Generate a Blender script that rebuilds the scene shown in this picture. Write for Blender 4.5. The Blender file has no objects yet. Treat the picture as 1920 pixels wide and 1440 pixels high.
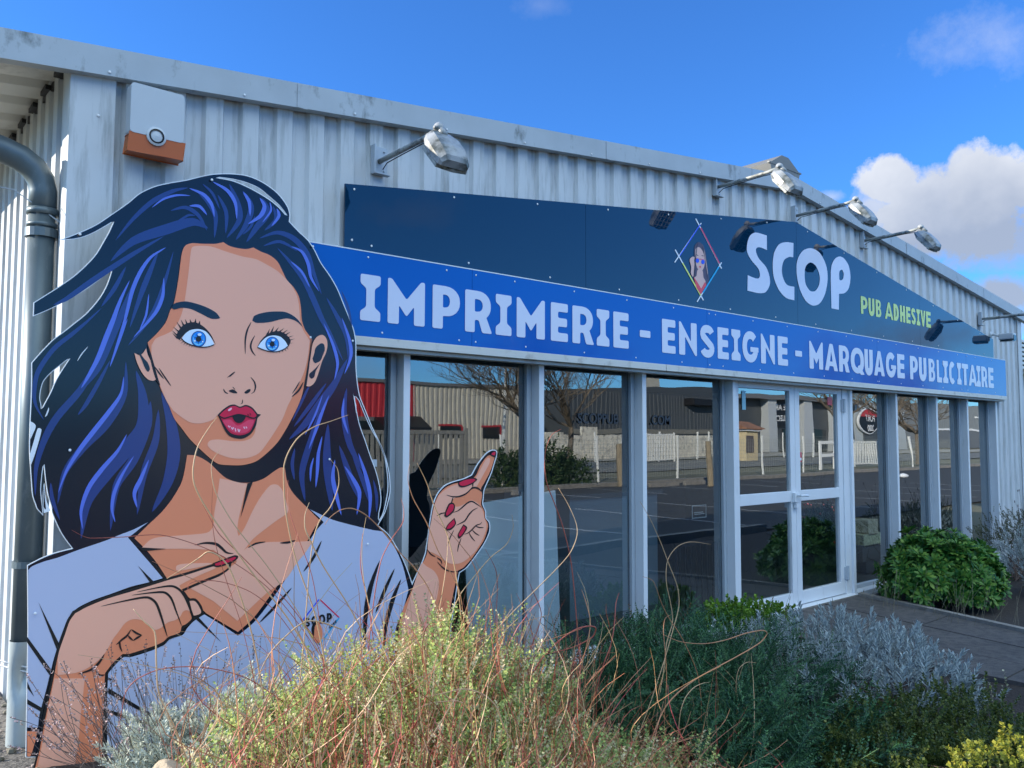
import bpy, math, random
import numpy as np
from mathutils import Vector, Matrix
from mathutils.geometry import tessellate_polygon

random.seed(7); RNG = np.random.default_rng(11)
SC = bpy.context.scene

# ------------------------------------------------------------------ camera
YAW, PITCH, ROLL, FPX = math.radians(40.72), math.radians(3.671), math.radians(.158), 1541.5
CAM = np.array([0.0, -4.2, 1.6])
_f = np.array([math.sin(YAW)*math.cos(PITCH), math.cos(YAW)*math.cos(PITCH), math.sin(PITCH)])
_r = np.array([math.cos(YAW), -math.sin(YAW), 0.0]); _u = np.cross(_r, _f)
_r2 = math.cos(ROLL)*_r + math.sin(ROLL)*_u; _u2 = -math.sin(ROLL)*_r + math.cos(ROLL)*_u
cd = bpy.data.cameras.new('camera'); co = bpy.data.objects.new('camera', cd); SC.collection.objects.link(co)
co.matrix_world = Matrix(((_r2[0], _u2[0], -_f[0], CAM[0]), (_r2[1], _u2[1], -_f[1], CAM[1]), (_r2[2], _u2[2], -_f[2], CAM[2]), (0, 0, 0, 1)))
cd.sensor_fit = 'HORIZONTAL'; cd.sensor_width = 36.0; cd.lens = FPX*36.0/1920.0
cd.clip_start = 0.05; cd.clip_end = 2000
SC.camera = co

def ray(x, y):
    v = np.array([(x-960)/FPX, -(y-720)/FPX, 1.0]); return v[0]*_r2 + v[1]*_u2 + v[2]*_f
def onY(x, y, Y=0.0):            # where the sight line of a measured photo point meets the plane y = Y
    r = ray(x, y); return CAM + r*((Y-CAM[1])/r[1])
def onZ(x, y, Z=0.0):
    r = ray(x, y); return CAM + r*((Z-CAM[2])/r[2])

# ------------------------------------------------------------------ world, sun, exposure
SUN_TO = Vector((-1.3, 1.0, 0)).normalized(); SUN_EL = math.radians(21)
SUN_DIR = Vector((SUN_TO.x*math.cos(SUN_EL), SUN_TO.y*math.cos(SUN_EL), math.sin(SUN_EL)))
W = bpy.data.worlds.new('World'); SC.world = W; W.use_nodes = True
nt = W.node_tree; N = nt.nodes; L = nt.links; N.clear()
def nd(tree, typ, **kw):
    n = tree.nodes.new(typ)
    for k, v in kw.items():
        if hasattr(n, k): setattr(n, k, v)
    return n
out = nd(nt, 'ShaderNodeOutputWorld'); bg = nd(nt, 'ShaderNodeBackground'); bg.inputs[1].default_value = 0.15
sky = nd(nt, 'ShaderNodeTexSky', sky_type='NISHITA'); sky.sun_disc = False
sky.sun_elevation = SUN_EL; sky.sun_rotation = math.atan2(SUN_TO.x, SUN_TO.y)
sky.air_density = 1.0; sky.dust_density = 0.15; sky.ozone_density = 2.2; sky.altitude = 50
hs = nd(nt, 'ShaderNodeHueSaturation'); hs.inputs['Saturation'].default_value = 1.0; hs.inputs['Value'].default_value = 1.25
tint = nd(nt, 'ShaderNodeVectorMath', operation='MULTIPLY'); tint.inputs[1].default_value = (.20, .46, .84)
L.new(sky.outputs[0], tint.inputs[0]); L.new(tint.outputs[0], hs.inputs['Color'])
tc = nd(nt, 'ShaderNodeTexCoord')
def wmath(op, a, b=None, c=None, clamp=False):
    n = nd(nt, 'ShaderNodeMath', operation=op); n.use_clamp = clamp
    for i, v in enumerate((a, b, c)):
        if v is None: continue
        if isinstance(v, (int, float)): n.inputs[i].default_value = v
        else: L.new(v, n.inputs[i])
    return n.outputs[0]
def wdot(vec, d):
    n = nd(nt, 'ShaderNodeVectorMath', operation='DOT_PRODUCT'); L.new(vec, n.inputs[0]); n.inputs[1].default_value = d; return n.outputs['Value']
nz = nd(nt, 'ShaderNodeTexNoise'); nz.inputs['Scale'].default_value = 12; nz.inputs['Detail'].default_value = 12; nz.inputs['Roughness'].default_value = .68
L.new(tc.outputs['Generated'], nz.inputs['Vector'])
nz2 = nd(nt, 'ShaderNodeTexNoise'); nz2.inputs['Scale'].default_value = 4.0; nz2.inputs['Detail'].default_value = 6; nz2.inputs['Roughness'].default_value = .55
L.new(tc.outputs['Generated'], nz2.inputs['Vector'])
G = tc.outputs['Generated']
def blob(px, py, w, h, amp=1.6, soft=.55, dens=1.0, mirror=False):
    d = ray(px, py); d = d/np.linalg.norm(d)
    rt = _r - d*np.dot(_r, d); rt /= np.linalg.norm(rt); up = np.cross(rt, d)
    if mirror:
        d = d*np.array([1, -1, 1]); rt = rt*np.array([1, -1, 1]); up = up*np.array([1, -1, 1])
    a = wmath('DIVIDE', wdot(G, tuple(rt)), w/FPX); b = wmath('DIVIDE', wdot(G, tuple(up)), h/FPX)
    dist = wmath('SQRT', wmath('ADD', wmath('MULTIPLY', a, a), wmath('MULTIPLY', b, b)))
    n = wmath('MULTIPLY', wmath('SUBTRACT', nz.outputs['Fac'], .5), amp)
    v = wmath('ADD', wmath('SUBTRACT', 1.0, dist), n)
    front = wmath('GREATER_THAN', wdot(G, tuple(d)), 0.3)
    v = wmath('MULTIPLY', wmath('DIVIDE', v, soft, clamp=True), front)
    v = wmath('MULTIPLY', wmath('SMOOTH_MIN', v, 1.0, .2), dens)
    return v
bl = [blob(1775, 402, 148, 92, 1.5, .28, .97), blob(1855, 350, 85, 70, 1.6, .25, .98), blob(1672, 345, 60, 50, 1.7, .25, .97), blob(1808, 315, 30, 36, 1.6, .3, .95), blob(1860, 440, 120, 60, 1.8, .6, .85), blob(1640, 400, 60, 55, 1.8, .5, .85),
      blob(1870, 80, 120, 55, 3.2, 1.4, .34), blob(1800, 100, 60, 40, 3.2, 1.3, .30), blob(1885, 555, 70, 35, 2.0, .5, .95), blob(1560, 370, 30, 14, 2.6, .8, .5), blob(1900, 600, 60, 40, 2.0, .7, .7), blob(1010, 10, 50, 22, 3.0, 1.6, .15),
      blob(1730, 640, 120, 45, 2.4, .9, .65, True), blob(1560, 650, 75, 30, 3, 1.0, .4, True), blob(770, 400, 90, 40, 3, 1.2, .25, True), blob(1380, 800, 320, 45, 3, 1.2, .35, True), blob(700, 700, 160, 40, 3, 1.2, .3, True)]
m = bl[0]
for b in bl[1:]: m = wmath('MAXIMUM', m, b)
ramp = nd(nt, 'ShaderNodeValToRGB'); ramp.color_ramp.elements[0].position = .36; ramp.color_ramp.elements[1].position = .66
ramp.color_ramp.elements[0].color = (1.6, 1.85, 2.35, 1); ramp.color_ramp.elements[1].color = (3.5, 3.6, 3.8, 1)
_cd = ray(1760, 400); _cd = _cd/np.linalg.norm(_cd); _cu = np.array([0, 0, 1.0])-_cd*_cd[2]; _cu /= np.linalg.norm(_cu)   # tops bright, bases grey
L.new(wmath('ADD', wmath('MULTIPLY', wdot(G, tuple(_cu)), 2.6), wmath('ADD', wmath('MULTIPLY', nz2.outputs['Fac'], .9), -.02)), ramp.inputs[0])
mx = nd(nt, 'ShaderNodeMix', data_type='RGBA'); L.new(m, mx.inputs[0]); L.new(hs.outputs[0], mx.inputs[6]); L.new(ramp.outputs[0], mx.inputs[7])
# unseen bright broken cloud behind the camera, added to lift light on the facade
sx = nd(nt, 'ShaderNodeSeparateXYZ'); L.new(G, sx.inputs[0])
rc_ = wmath('MULTIPLY', wmath('DIVIDE', wmath('SUBTRACT', sx.outputs['Z'], .36), .2, clamp=True), wmath('DIVIDE', wmath('SUBTRACT', -.05, sx.outputs['Y']), .3, clamp=True))
nz3 = nd(nt, 'ShaderNodeTexNoise'); nz3.inputs['Scale'].default_value = 2.6; nz3.inputs['Detail'].default_value = 7; L.new(G, nz3.inputs['Vector'])
rc_ = wmath('MULTIPLY', rc_, wmath('DIVIDE', wmath('SUBTRACT', nz3.outputs['Fac'], .36), .14, clamp=True))
mx2 = nd(nt, 'ShaderNodeMix', data_type='RGBA'); L.new(rc_, mx2.inputs[0]); L.new(mx.outputs[2], mx2.inputs[6]); mx2.inputs[7].default_value = (8.2, 10.4, 12.0, 1)
L.new(mx2.outputs[2], bg.inputs[0]); L.new(bg.outputs[0], out.inputs[0])
sd = bpy.data.lights.new('sun', 'SUN'); sd.energy = 5.0; sd.angle = math.radians(.5); sd.color = (1, .92, .78)
so = bpy.data.objects.new('sun', sd); SC.collection.objects.link(so); so.rotation_euler = SUN_DIR.to_track_quat('Z', 'Y').to_euler(); so.location = (-5, 5, 8)
SC.view_settings.view_transform = 'Standard'; SC.view_settings.look = 'None'; SC.view_settings.gamma = 1; SC.view_settings.exposure = 0.8
try:
    SC.cycles.max_bounces = 8; SC.cycles.transparent_max_bounces = 12; SC.cycles.glossy_bounces = 4; SC.cycles.caustics_reflective = False; SC.cycles.caustics_refractive = False
except Exception: pass

# ------------------------------------------------------------------ helpers
COL = SC.collection
def lk(o, parent=None):
    COL.objects.link(o)
    if parent is not None: o.parent = parent
    return o
def tag(o, label=None, cat=None, group=None, kind=None):
    if label: o['label'] = label
    if cat: o['category'] = cat
    if group: o['group'] = group
    if kind: o['kind'] = kind
    return o
def empty(name, label, cat, loc=(0, 0, 0), group=None):
    o = bpy.data.objects.new(name, None); o.location = loc; o.empty_display_size = .1; lk(o); return tag(o, label, cat, group)
class MB:
    def __init__(s, off=(0, 0, 0)): s.v = []; s.f = []; s.m = []; s.o = Vector(off)
    def add(s, vs, fs, mi=0):
        b = len(s.v); s.v += [tuple(Vector(p)-s.o) for p in vs]; s.f += [tuple(b+i for i in f) for f in fs]; s.m += [mi]*len(fs); return s
    def box(s, x0, x1, y0, y1, z0, z1, mi=0):
        return s.add([(x0, y0, z0), (x1, y0, z0), (x1, y1, z0), (x0, y1, z0), (x0, y0, z1), (x1, y0, z1), (x1, y1, z1), (x0, y1, z1)],
                     [(0, 3, 2, 1), (4, 5, 6, 7), (0, 1, 5, 4), (1, 2, 6, 5), (2, 3, 7, 6), (3, 0, 4, 7)], mi)
    def prism(s, poly, axis, a, b, mi=0):   # polygon in the two other axes, extruded along axis from a to b
        n = len(poly)
        def P(p, t):
            return {'x': (t, p[0], p[1]), 'y': (p[0], t, p[1]), 'z': (p[0], p[1], t)}[axis]
        vs = [P(p, a) for p in poly]+[P(p, b) for p in poly]
        tr = tessellate_polygon([[Vector((p[0], p[1], 0)) for p in poly]])
        fs = [tuple(t) for t in tr]+[tuple(n+i for i in reversed(t)) for t in tr]+[(i, (i+1) % n, n+(i+1) % n, n+i) for i in range(n)]
        return s.add(vs, fs, mi)
    def tube(s, pts, r, k=8, mi=0, caps=True):
        pts = [Vector(p) for p in pts]; n = len(pts); vs = []; fs = []
        rs = r if isinstance(r, (list, tuple)) else [r]*n
        ref = Vector((0, 0, 1)); prev = None
        for i, p in enumerate(pts):
            t = (pts[min(i+1, n-1)]-pts[max(i-1, 0)]).normalized()
            if prev is None:
                a = t.cross(ref)
                if a.length < .05: a = t.cross(Vector((1, 0, 0)))
            else: a = prev - t*prev.dot(t)
            if a.length < 1e-6: a = t.orthogonal()
            a.normalize(); prev = a; b = t.cross(a)
            for j in range(k):
                q = 2*math.pi*j/k; vs.append(p+(a*math.cos(q)+b*math.sin(q))*rs[i])
        for i in range(n-1):
            for j in range(k): fs.append((i*k+j, i*k+(j+1) % k, (i+1)*k+(j+1) % k, (i+1)*k+j))
        if caps: fs += [tuple(range(k))[::-1], tuple((n-1)*k+j for j in range(k))]
        return s.add(vs, fs, mi)
    def ball(s, c, r, nu=10, nv=7, mi=0, sc=(1, 1, 1)):
        vs = []; fs = []
        for i in range(nv+1):
            t = math.pi*i/nv
            for j in range(nu):
                p = 2*math.pi*j/nu; vs.append((c[0]+r*sc[0]*math.sin(t)*math.cos(p), c[1]+r*sc[1]*math.sin(t)*math.sin(p), c[2]+r*sc[2]*math.cos(t)))
        for i in range(nv):
            for j in range(nu): fs.append((i*nu+j, (i+1)*nu+j, (i+1)*nu+(j+1) % nu, i*nu+(j+1) % nu))
        return s.add(vs, fs, mi)
    def build(s, name, mats, parent=None, smooth=False, bevel=0):
        me = bpy.data.meshes.new(name); me.from_pydata(s.v, [], s.f)
        for mt in (mats if isinstance(mats, (list, tuple)) else [mats]): me.materials.append(mt)
        me.polygons.foreach_set('material_index', s.m)
        if smooth: me.polygons.foreach_set('use_smooth', [True]*len(s.f))
        me.update(); o = bpy.data.objects.new(name, me); o.location = (0, 0, 0); lk(o, parent)
        if bevel:
            b = o.modifiers.new('b', 'BEVEL'); b.width = bevel; b.segments = 2; b.limit_method = 'ANGLE'
        return o
def npmesh(name, V, F, mat, parent=None, mi=None, smooth=False):
    me = bpy.data.meshes.new(name); V = np.asarray(V, np.float32); F = np.asarray(F, np.int32); k = F.shape[1]
    me.vertices.add(len(V)); me.vertices.foreach_set('co', V.ravel())
    me.loops.add(F.size); me.loops.foreach_set('vertex_index', F.ravel())
    me.polygons.add(len(F)); me.polygons.foreach_set('loop_start', np.arange(0, F.size, k, dtype=np.int32)); me.polygons.foreach_set('loop_total', np.full(len(F), k, np.int32))
    for mt in (mat if isinstance(mat, (list, tuple)) else [mat]): me.materials.append(mt)
    if mi is not None: me.polygons.foreach_set('material_index', np.asarray(mi, np.int32))
    me.update(calc_edges=True); me.validate()
    o = bpy.data.objects.new(name, me); lk(o, parent); return o

# ------------------------------------------------------------------ materials
def srgb(r, g, b):
    f = lambda c: (c/255/12.92) if c/255 <= .04045 else ((c/255+.055)/1.055)**2.4
    return (f(r), f(g), f(b), 1)
MATS = {}
def mat(name, col, rough=.6, metal=0.0, spec=.5, var=0.0, vscale=6, dirt=None, bump=0, bscale=40, stretch=None, coat=0, trans=0, island=0):
    if name in MATS: return MATS[name]
    m = bpy.data.materials.new(name); MATS[name] = m; m.use_nodes = True; t = m.node_tree; p = t.nodes['Principled BSDF']
    c = (*col[:3], 1); p.inputs['Base Color'].default_value = c; p.inputs['Roughness'].default_value = rough; p.inputs['Metallic'].default_value = metal
    p.inputs['Specular IOR Level'].default_value = spec
    if coat: p.inputs['Coat Weight'].default_value = coat; p.inputs['Coat Roughness'].default_value = .06
    src = None
    tco = nd(t, 'ShaderNodeTexCoord'); vec = tco.outputs['Object']
    if stretch:
        mp = nd(t, 'ShaderNodeMapping'); mp.inputs['Scale'].default_value = stretch; t.links.new(vec, mp.inputs[0]); vec2 = mp.outputs[0]
    else: vec2 = vec
    def noise(v, s, d=5, r=.6):
        n = nd(t, 'ShaderNodeTexNoise'); n.inputs['Scale'].default_value = s; n.inputs['Detail'].default_value = d; n.inputs['Roughness'].default_value = r; t.links.new(v, n.inputs['Vector']); return n.outputs['Fac']
    if var:
        hsv = nd(t, 'ShaderNodeHueSaturation'); hsv.inputs['Color'].default_value = c
        mr = nd(t, 'ShaderNodeMapRange'); mr.inputs[1].default_value = .25; mr.inputs[2].default_value = .75; mr.inputs[3].default_value = 1-var; mr.inputs[4].default_value = 1+var
        t.links.new(noise(vec, vscale), mr.inputs[0]); t.links.new(mr.outputs[0], hsv.inputs['Value']); src = hsv.outputs[0]
    if island:
        hsv = nd(t, 'ShaderNodeHueSaturation'); g = nd(t, 'ShaderNodeNewGeometry')
        if src is None: hsv.inputs['Color'].default_value = c
        else: t.links.new(src, hsv.inputs['Color'])
        mr = nd(t, 'ShaderNodeMapRange'); mr.inputs[3].default_value = 1-island; mr.inputs[4].default_value = 1+island
        t.links.new(g.outputs['Random Per Island'], mr.inputs[0]); t.links.new(mr.outputs[0], hsv.inputs['Value'])
        mr2 = nd(t, 'ShaderNodeMapRange'); mr2.inputs[3].default_value = .5+island*.09; mr2.inputs[4].default_value = .5-island*.07
        t.links.new(g.outputs['Random Per Island'], mr2.inputs[0]); t.links.new(mr2.outputs[0], hsv.inputs['Hue']); src = hsv.outputs[0]
    if dirt:   # (colour, scale, lo, hi)
        mr = nd(t, 'ShaderNodeMapRange'); mr.inputs[1].default_value = dirt[2]; mr.inputs[2].default_value = dirt[3]; t.links.new(noise(vec2, dirt[1], 7, .65), mr.inputs[0])
        mxx = nd(t, 'ShaderNodeMix', data_type='RGBA'); t.links.new(mr.outputs[0], mxx.inputs[0])
        if src is None: mxx.inputs[6].default_value = c
        else: t.links.new(src, mxx.inputs[6])
        mxx.inputs[7].default_value = (*dirt[0][:3], 1); src = mxx.outputs[2]
    if src is not None: t.links.new(src, p.inputs['Base Color'])
    if bump:
        bn = nd(t, 'ShaderNodeBump'); bn.inputs['Strength'].default_value = bump; bn.inputs['Distance'].default_value = .01; t.links.new(noise(vec, bscale), bn.inputs['Height']); t.links.new(bn.outputs[0], p.inputs['Normal'])
    if trans:   # leaf: part of the light passes through
        tr = nd(t, 'ShaderNodeBsdfTranslucent'); ms = nd(t, 'ShaderNodeMixShader'); ms.inputs[0].default_value = trans
        if src is not None: t.links.new(src, tr.inputs['Color'])
        else: tr.inputs['Color'].default_value = c
        o = t.nodes['Material Output']; t.links.new(p.outputs[0], ms.inputs[1]); t.links.new(tr.outputs[0], ms.inputs[2]); t.links.new(ms.outputs[0], o.inputs[0])
    return m
CLAD = mat('white_cladding', (.56, .580, .588), .5, var=.06, vscale=2, dirt=((.27, .29, .28), 5, .50, .80), stretch=(5, 5, .5))
FASC = mat('verge_metal', (.40, .44, .47), .5, var=.1, vscale=3, dirt=((.10, .11, .10), 3.0, .58, .75), stretch=(2.4, 2.4, 1.3))
ALU = mat('white_aluminium', (.68, .71, .74), .35, var=.04, vscale=3, dirt=((.35, .35, .33), 4, .62, .85), stretch=(3, 3, .6))
ALUG = mat('grey_aluminium', (.40, .45, .50), .4, var=.05, vscale=3)
TRIM = mat('sign_trim', (.60, .60, .56), .45, var=.05, dirt=((.3, .28, .24), 4, .55, .8), stretch=(2, 2, 2))
SOFF = mat('soffit_sheet', (.62, .60, .54), .6, var=.06, dirt=((.25, .23, .2), 4, .55, .8))
RUBBER = mat('black_rubber', (.012, .012, .014), .5)
SIGND = mat('dark_sign_print', (.001, .025, .062), .02, spec=.6, bump=.12, bscale=1.3)
SIGNB = mat('blue_sign_print', (.0, .105, .46), .05, spec=.35, bump=.15, bscale=1.5)
SIGNE = mat('sign_edge', (.75, .78, .8), .4)
LETW = mat('white_vinyl', (.66, .70, .84), .25, spec=.4)
LETY = mat('lime_vinyl', srgb(208, 226, 120), .25, spec=.4)
SCREW = mat('screw_head', (.8, .8, .8), .3)
ZINC = mat('zinc_pipe', (.11, .145, .16), .42, metal=.3, var=.15, vscale=5, dirt=((.26, .30, .31), 5, .58, .85), stretch=(2, 2, 1))
GLASS = bpy.data.materials.new('window_glass'); GLASS.use_nodes = True
t = GLASS.node_tree; t.nodes.clear(); o_ = nd(t, 'ShaderNodeOutputMaterial'); ms = nd(t, 'ShaderNodeMixShader'); tr = nd(t, 'ShaderNodeBsdfTransparent'); tr.inputs[0].default_value = (.70, .78, .80, 1)
gl = nd(t, 'ShaderNodeBsdfGlossy'); gl.inputs['Roughness'].default_value = 0.0; gl.inputs['Color'].default_value = (.9, .95, .97, 1)
fr = nd(t, 'ShaderNodeLayerWeight'); fr.inputs['Blend'].default_value = .5
pw = nd(t, 'ShaderNodeMath', operation='POWER'); pw.inputs[1].default_value = 2.7; t.links.new(fr.outputs['Facing'], pw.inputs[0])
mm = nd(t, 'ShaderNodeMath', operation='MULTIPLY_ADD'); mm.inputs[1].default_value = .80; mm.inputs[2].default_value = .21; mm.use_clamp = True
gn = nd(t, 'ShaderNodeTexNoise'); gn.inputs['Scale'].default_value = 1.6; gn.inputs['Detail'].default_value = 1; gt = nd(t, 'ShaderNodeTexCoord'); t.links.new(gt.outputs['Object'], gn.inputs['Vector'])
gb = nd(t, 'ShaderNodeBump'); gb.inputs['Strength'].default_value = .05; gb.inputs['Distance'].default_value = .02; t.links.new(gn.outputs['Fac'], gb.inputs['Height']); t.links.new(gb.outputs[0], gl.inputs['Normal'])
t.links.new(pw.outputs[0], mm.inputs[0]); t.links.new(mm.outputs[0], ms.inputs[0]); t.links.new(tr.outputs[0], ms.inputs[1]); t.links.new(gl.outputs[0], ms.inputs[2]); t.links.new(ms.outputs[0], o_.inputs[0])

# ------------------------------------------------------------------ 2-D outlines -> flat sheets
def P_(s):
    """'x,y x,y* ...' : * marks a sharp corner"""
    r = []
    for w in s.split():
        c = w.endswith('*'); a, b = w.rstrip('*').split(','); r.append((float(a), float(b), c))
    return r
def smooth(pts, closed=True, k=4):
    n = len(pts); out_ = []
    rng = range(n) if closed else range(n-1)
    for i in rng:
        p1, p2 = pts[i], pts[(i+1) % n]
        p0 = pts[(i-1) % n] if (closed or i > 0) else p1
        p3 = pts[(i+2) % n] if (closed or i+2 < n) else p2
        c1 = p1[2] if len(p1) > 2 else False; c2 = p2[2] if len(p2) > 2 else False
        d = math.hypot(p2[0]-p1[0], p2[1]-p1[1]); kk = max(1, min(k, int(d/2.0)))
        if c1: p0 = p1
        if c2: p3 = p2
        def tang(a, b, l): return ((b[0]-a[0]), (b[1]-a[1]))
        # centripetal-like tangents limited by the chord
        def lim(ax, ay):
            h = math.hypot(ax, ay)
            s_ = min(1.0, d*.9/h) if h > 1e-9 else 1
            return ax*s_, ay*s_
        m1 = (p2[0]-p0[0])*.5, (p2[1]-p0[1])*.5
        m2 = (p3[0]-p1[0])*.5, (p3[1]-p1[1])*.5
        if c1: m1 = (p2[0]-p1[0])*.8, (p2[1]-p1[1])*.8
        if c2: m2 = (p2[0]-p1[0])*.8, (p2[1]-p1[1])*.8
        m1 = lim(*m1); m2 = lim(*m2)
        for j in range(kk):
            u = j/kk; h1 = 2*u**3-3*u**2+1; h2 = u**3-2*u**2+u; h3 = -2*u**3+3*u**2; h4 = u**3-u**2
            out_.append((h1*p1[0]+h2*m1[0]+h3*p2[0]+h4*m2[0], h1*p1[1]+h2*m1[1]+h3*p2[1]+h4*m2[1]))
    if not closed: out_.append((pts[-1][0], pts[-1][1]))
    return out_
def stroke(pts, w, taper='both', k=5):
    """ribbon along a line; tapering to points at 'both'/'start'/'end', or 'none'"""
    c = smooth([(p[0], p[1], False) for p in pts], False, k); n = len(c); Lf = []; Rt = []
    for i, p in enumerate(c):
        a = c[max(i-1, 0)]; b = c[min(i+1, n-1)]; dx, dy = b[0]-a[0], b[1]-a[1]; l = math.hypot(dx, dy) or 1
        s_ = i/(n-1)
        ww = {'both': max(0.0, math.sin(math.pi*s_))**.8, 'start': s_**.7, 'end': (1-s_)**.7, 'none': 1}[taper]*w/2+.15
        Lf.append((p[0]-dy/l*ww, p[1]+dx/l*ww)); Rt.append((p[0]+dy/l*ww, p[1]-dx/l*ww))
    return Lf+Rt[::-1]
def sheet(mb, outer, holes=(), mp=None, mi=0):
    """flat polygon (with holes) mapped into the world by mp(u, v)"""
    polys = [list(outer)]+[list(h) for h in holes]
    tr_ = tessellate_polygon([[Vector((p[0], p[1], 0)) for p in q] for q in polys])
    flat = [p for q in polys for p in q]
    fs = []
    for a, b, c in tr_:
        A, B, C_ = flat[a], flat[b], flat[c]
        ar = (B[0]-A[0])*(C_[1]-A[1])-(B[1]-A[1])*(C_[0]-A[0])
        if abs(ar) < 1e-9: continue
        fs.append((a, b, c))
    V = [mp(*p) for p in flat]
    ff = []
    for a, b, c in fs:       # all faces look towards -Y
        n = (Vector(V[b])-Vector(V[a])).cross(Vector(V[c])-Vector(V[a]))
        ff.append((a, b, c) if n.y < 0 else (a, c, b))
    mb.add(V, ff, mi)
def fillet(poly, r, k=3):
    o = []; n = len(poly)
    for i in range(n):
        p = Vector(poly[i][:2]); a = Vector(poly[i-1][:2]); b = Vector(poly[(i+1) % n][:2])
        if len(poly[i]) > 2: o.append(tuple(p)); continue
        u = a-p; v = b-p; d = min(r, u.length*.45, v.length*.45)
        if d < 1e-6: o.append(tuple(p)); continue
        u.normalize(); v.normalize(); s_ = p+u*d; e = p+v*d
        for j in range(k+1):
            q = j/k; o.append(tuple(s_*(1-q)**2+p*2*q*(1-q)+e*q*q))
    return o
def arc(cx, cy, rx, ry, a0, a1, n=10, e=2.2):
    r = []
    for i in range(n+1):
        a = math.radians(a0+(a1-a0)*i/n); c, s_ = math.cos(a), math.sin(a)
        r.append((cx+rx*math.copysign(abs(c)**(2/e), c), cy+ry*math.copysign(abs(s_)**(2/e), s_), 1))
    return r
def ribbon(c, t_):
    n = len(c); Lf = []; Rt = []
    for i, p in enumerate(c):
        a = c[max(i-1, 0)]; b = c[min(i+1, n-1)]; dx, dy = b[0]-a[0], b[1]-a[1]; l = math.hypot(dx, dy) or 1
        Lf.append((p[0]-dy/l*t_/2, p[1]+dx/l*t_/2)); Rt.append((p[0]+dy/l*t_/2, p[1]-dx/l*t_/2))
    return Lf+Rt[::-1]
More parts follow.
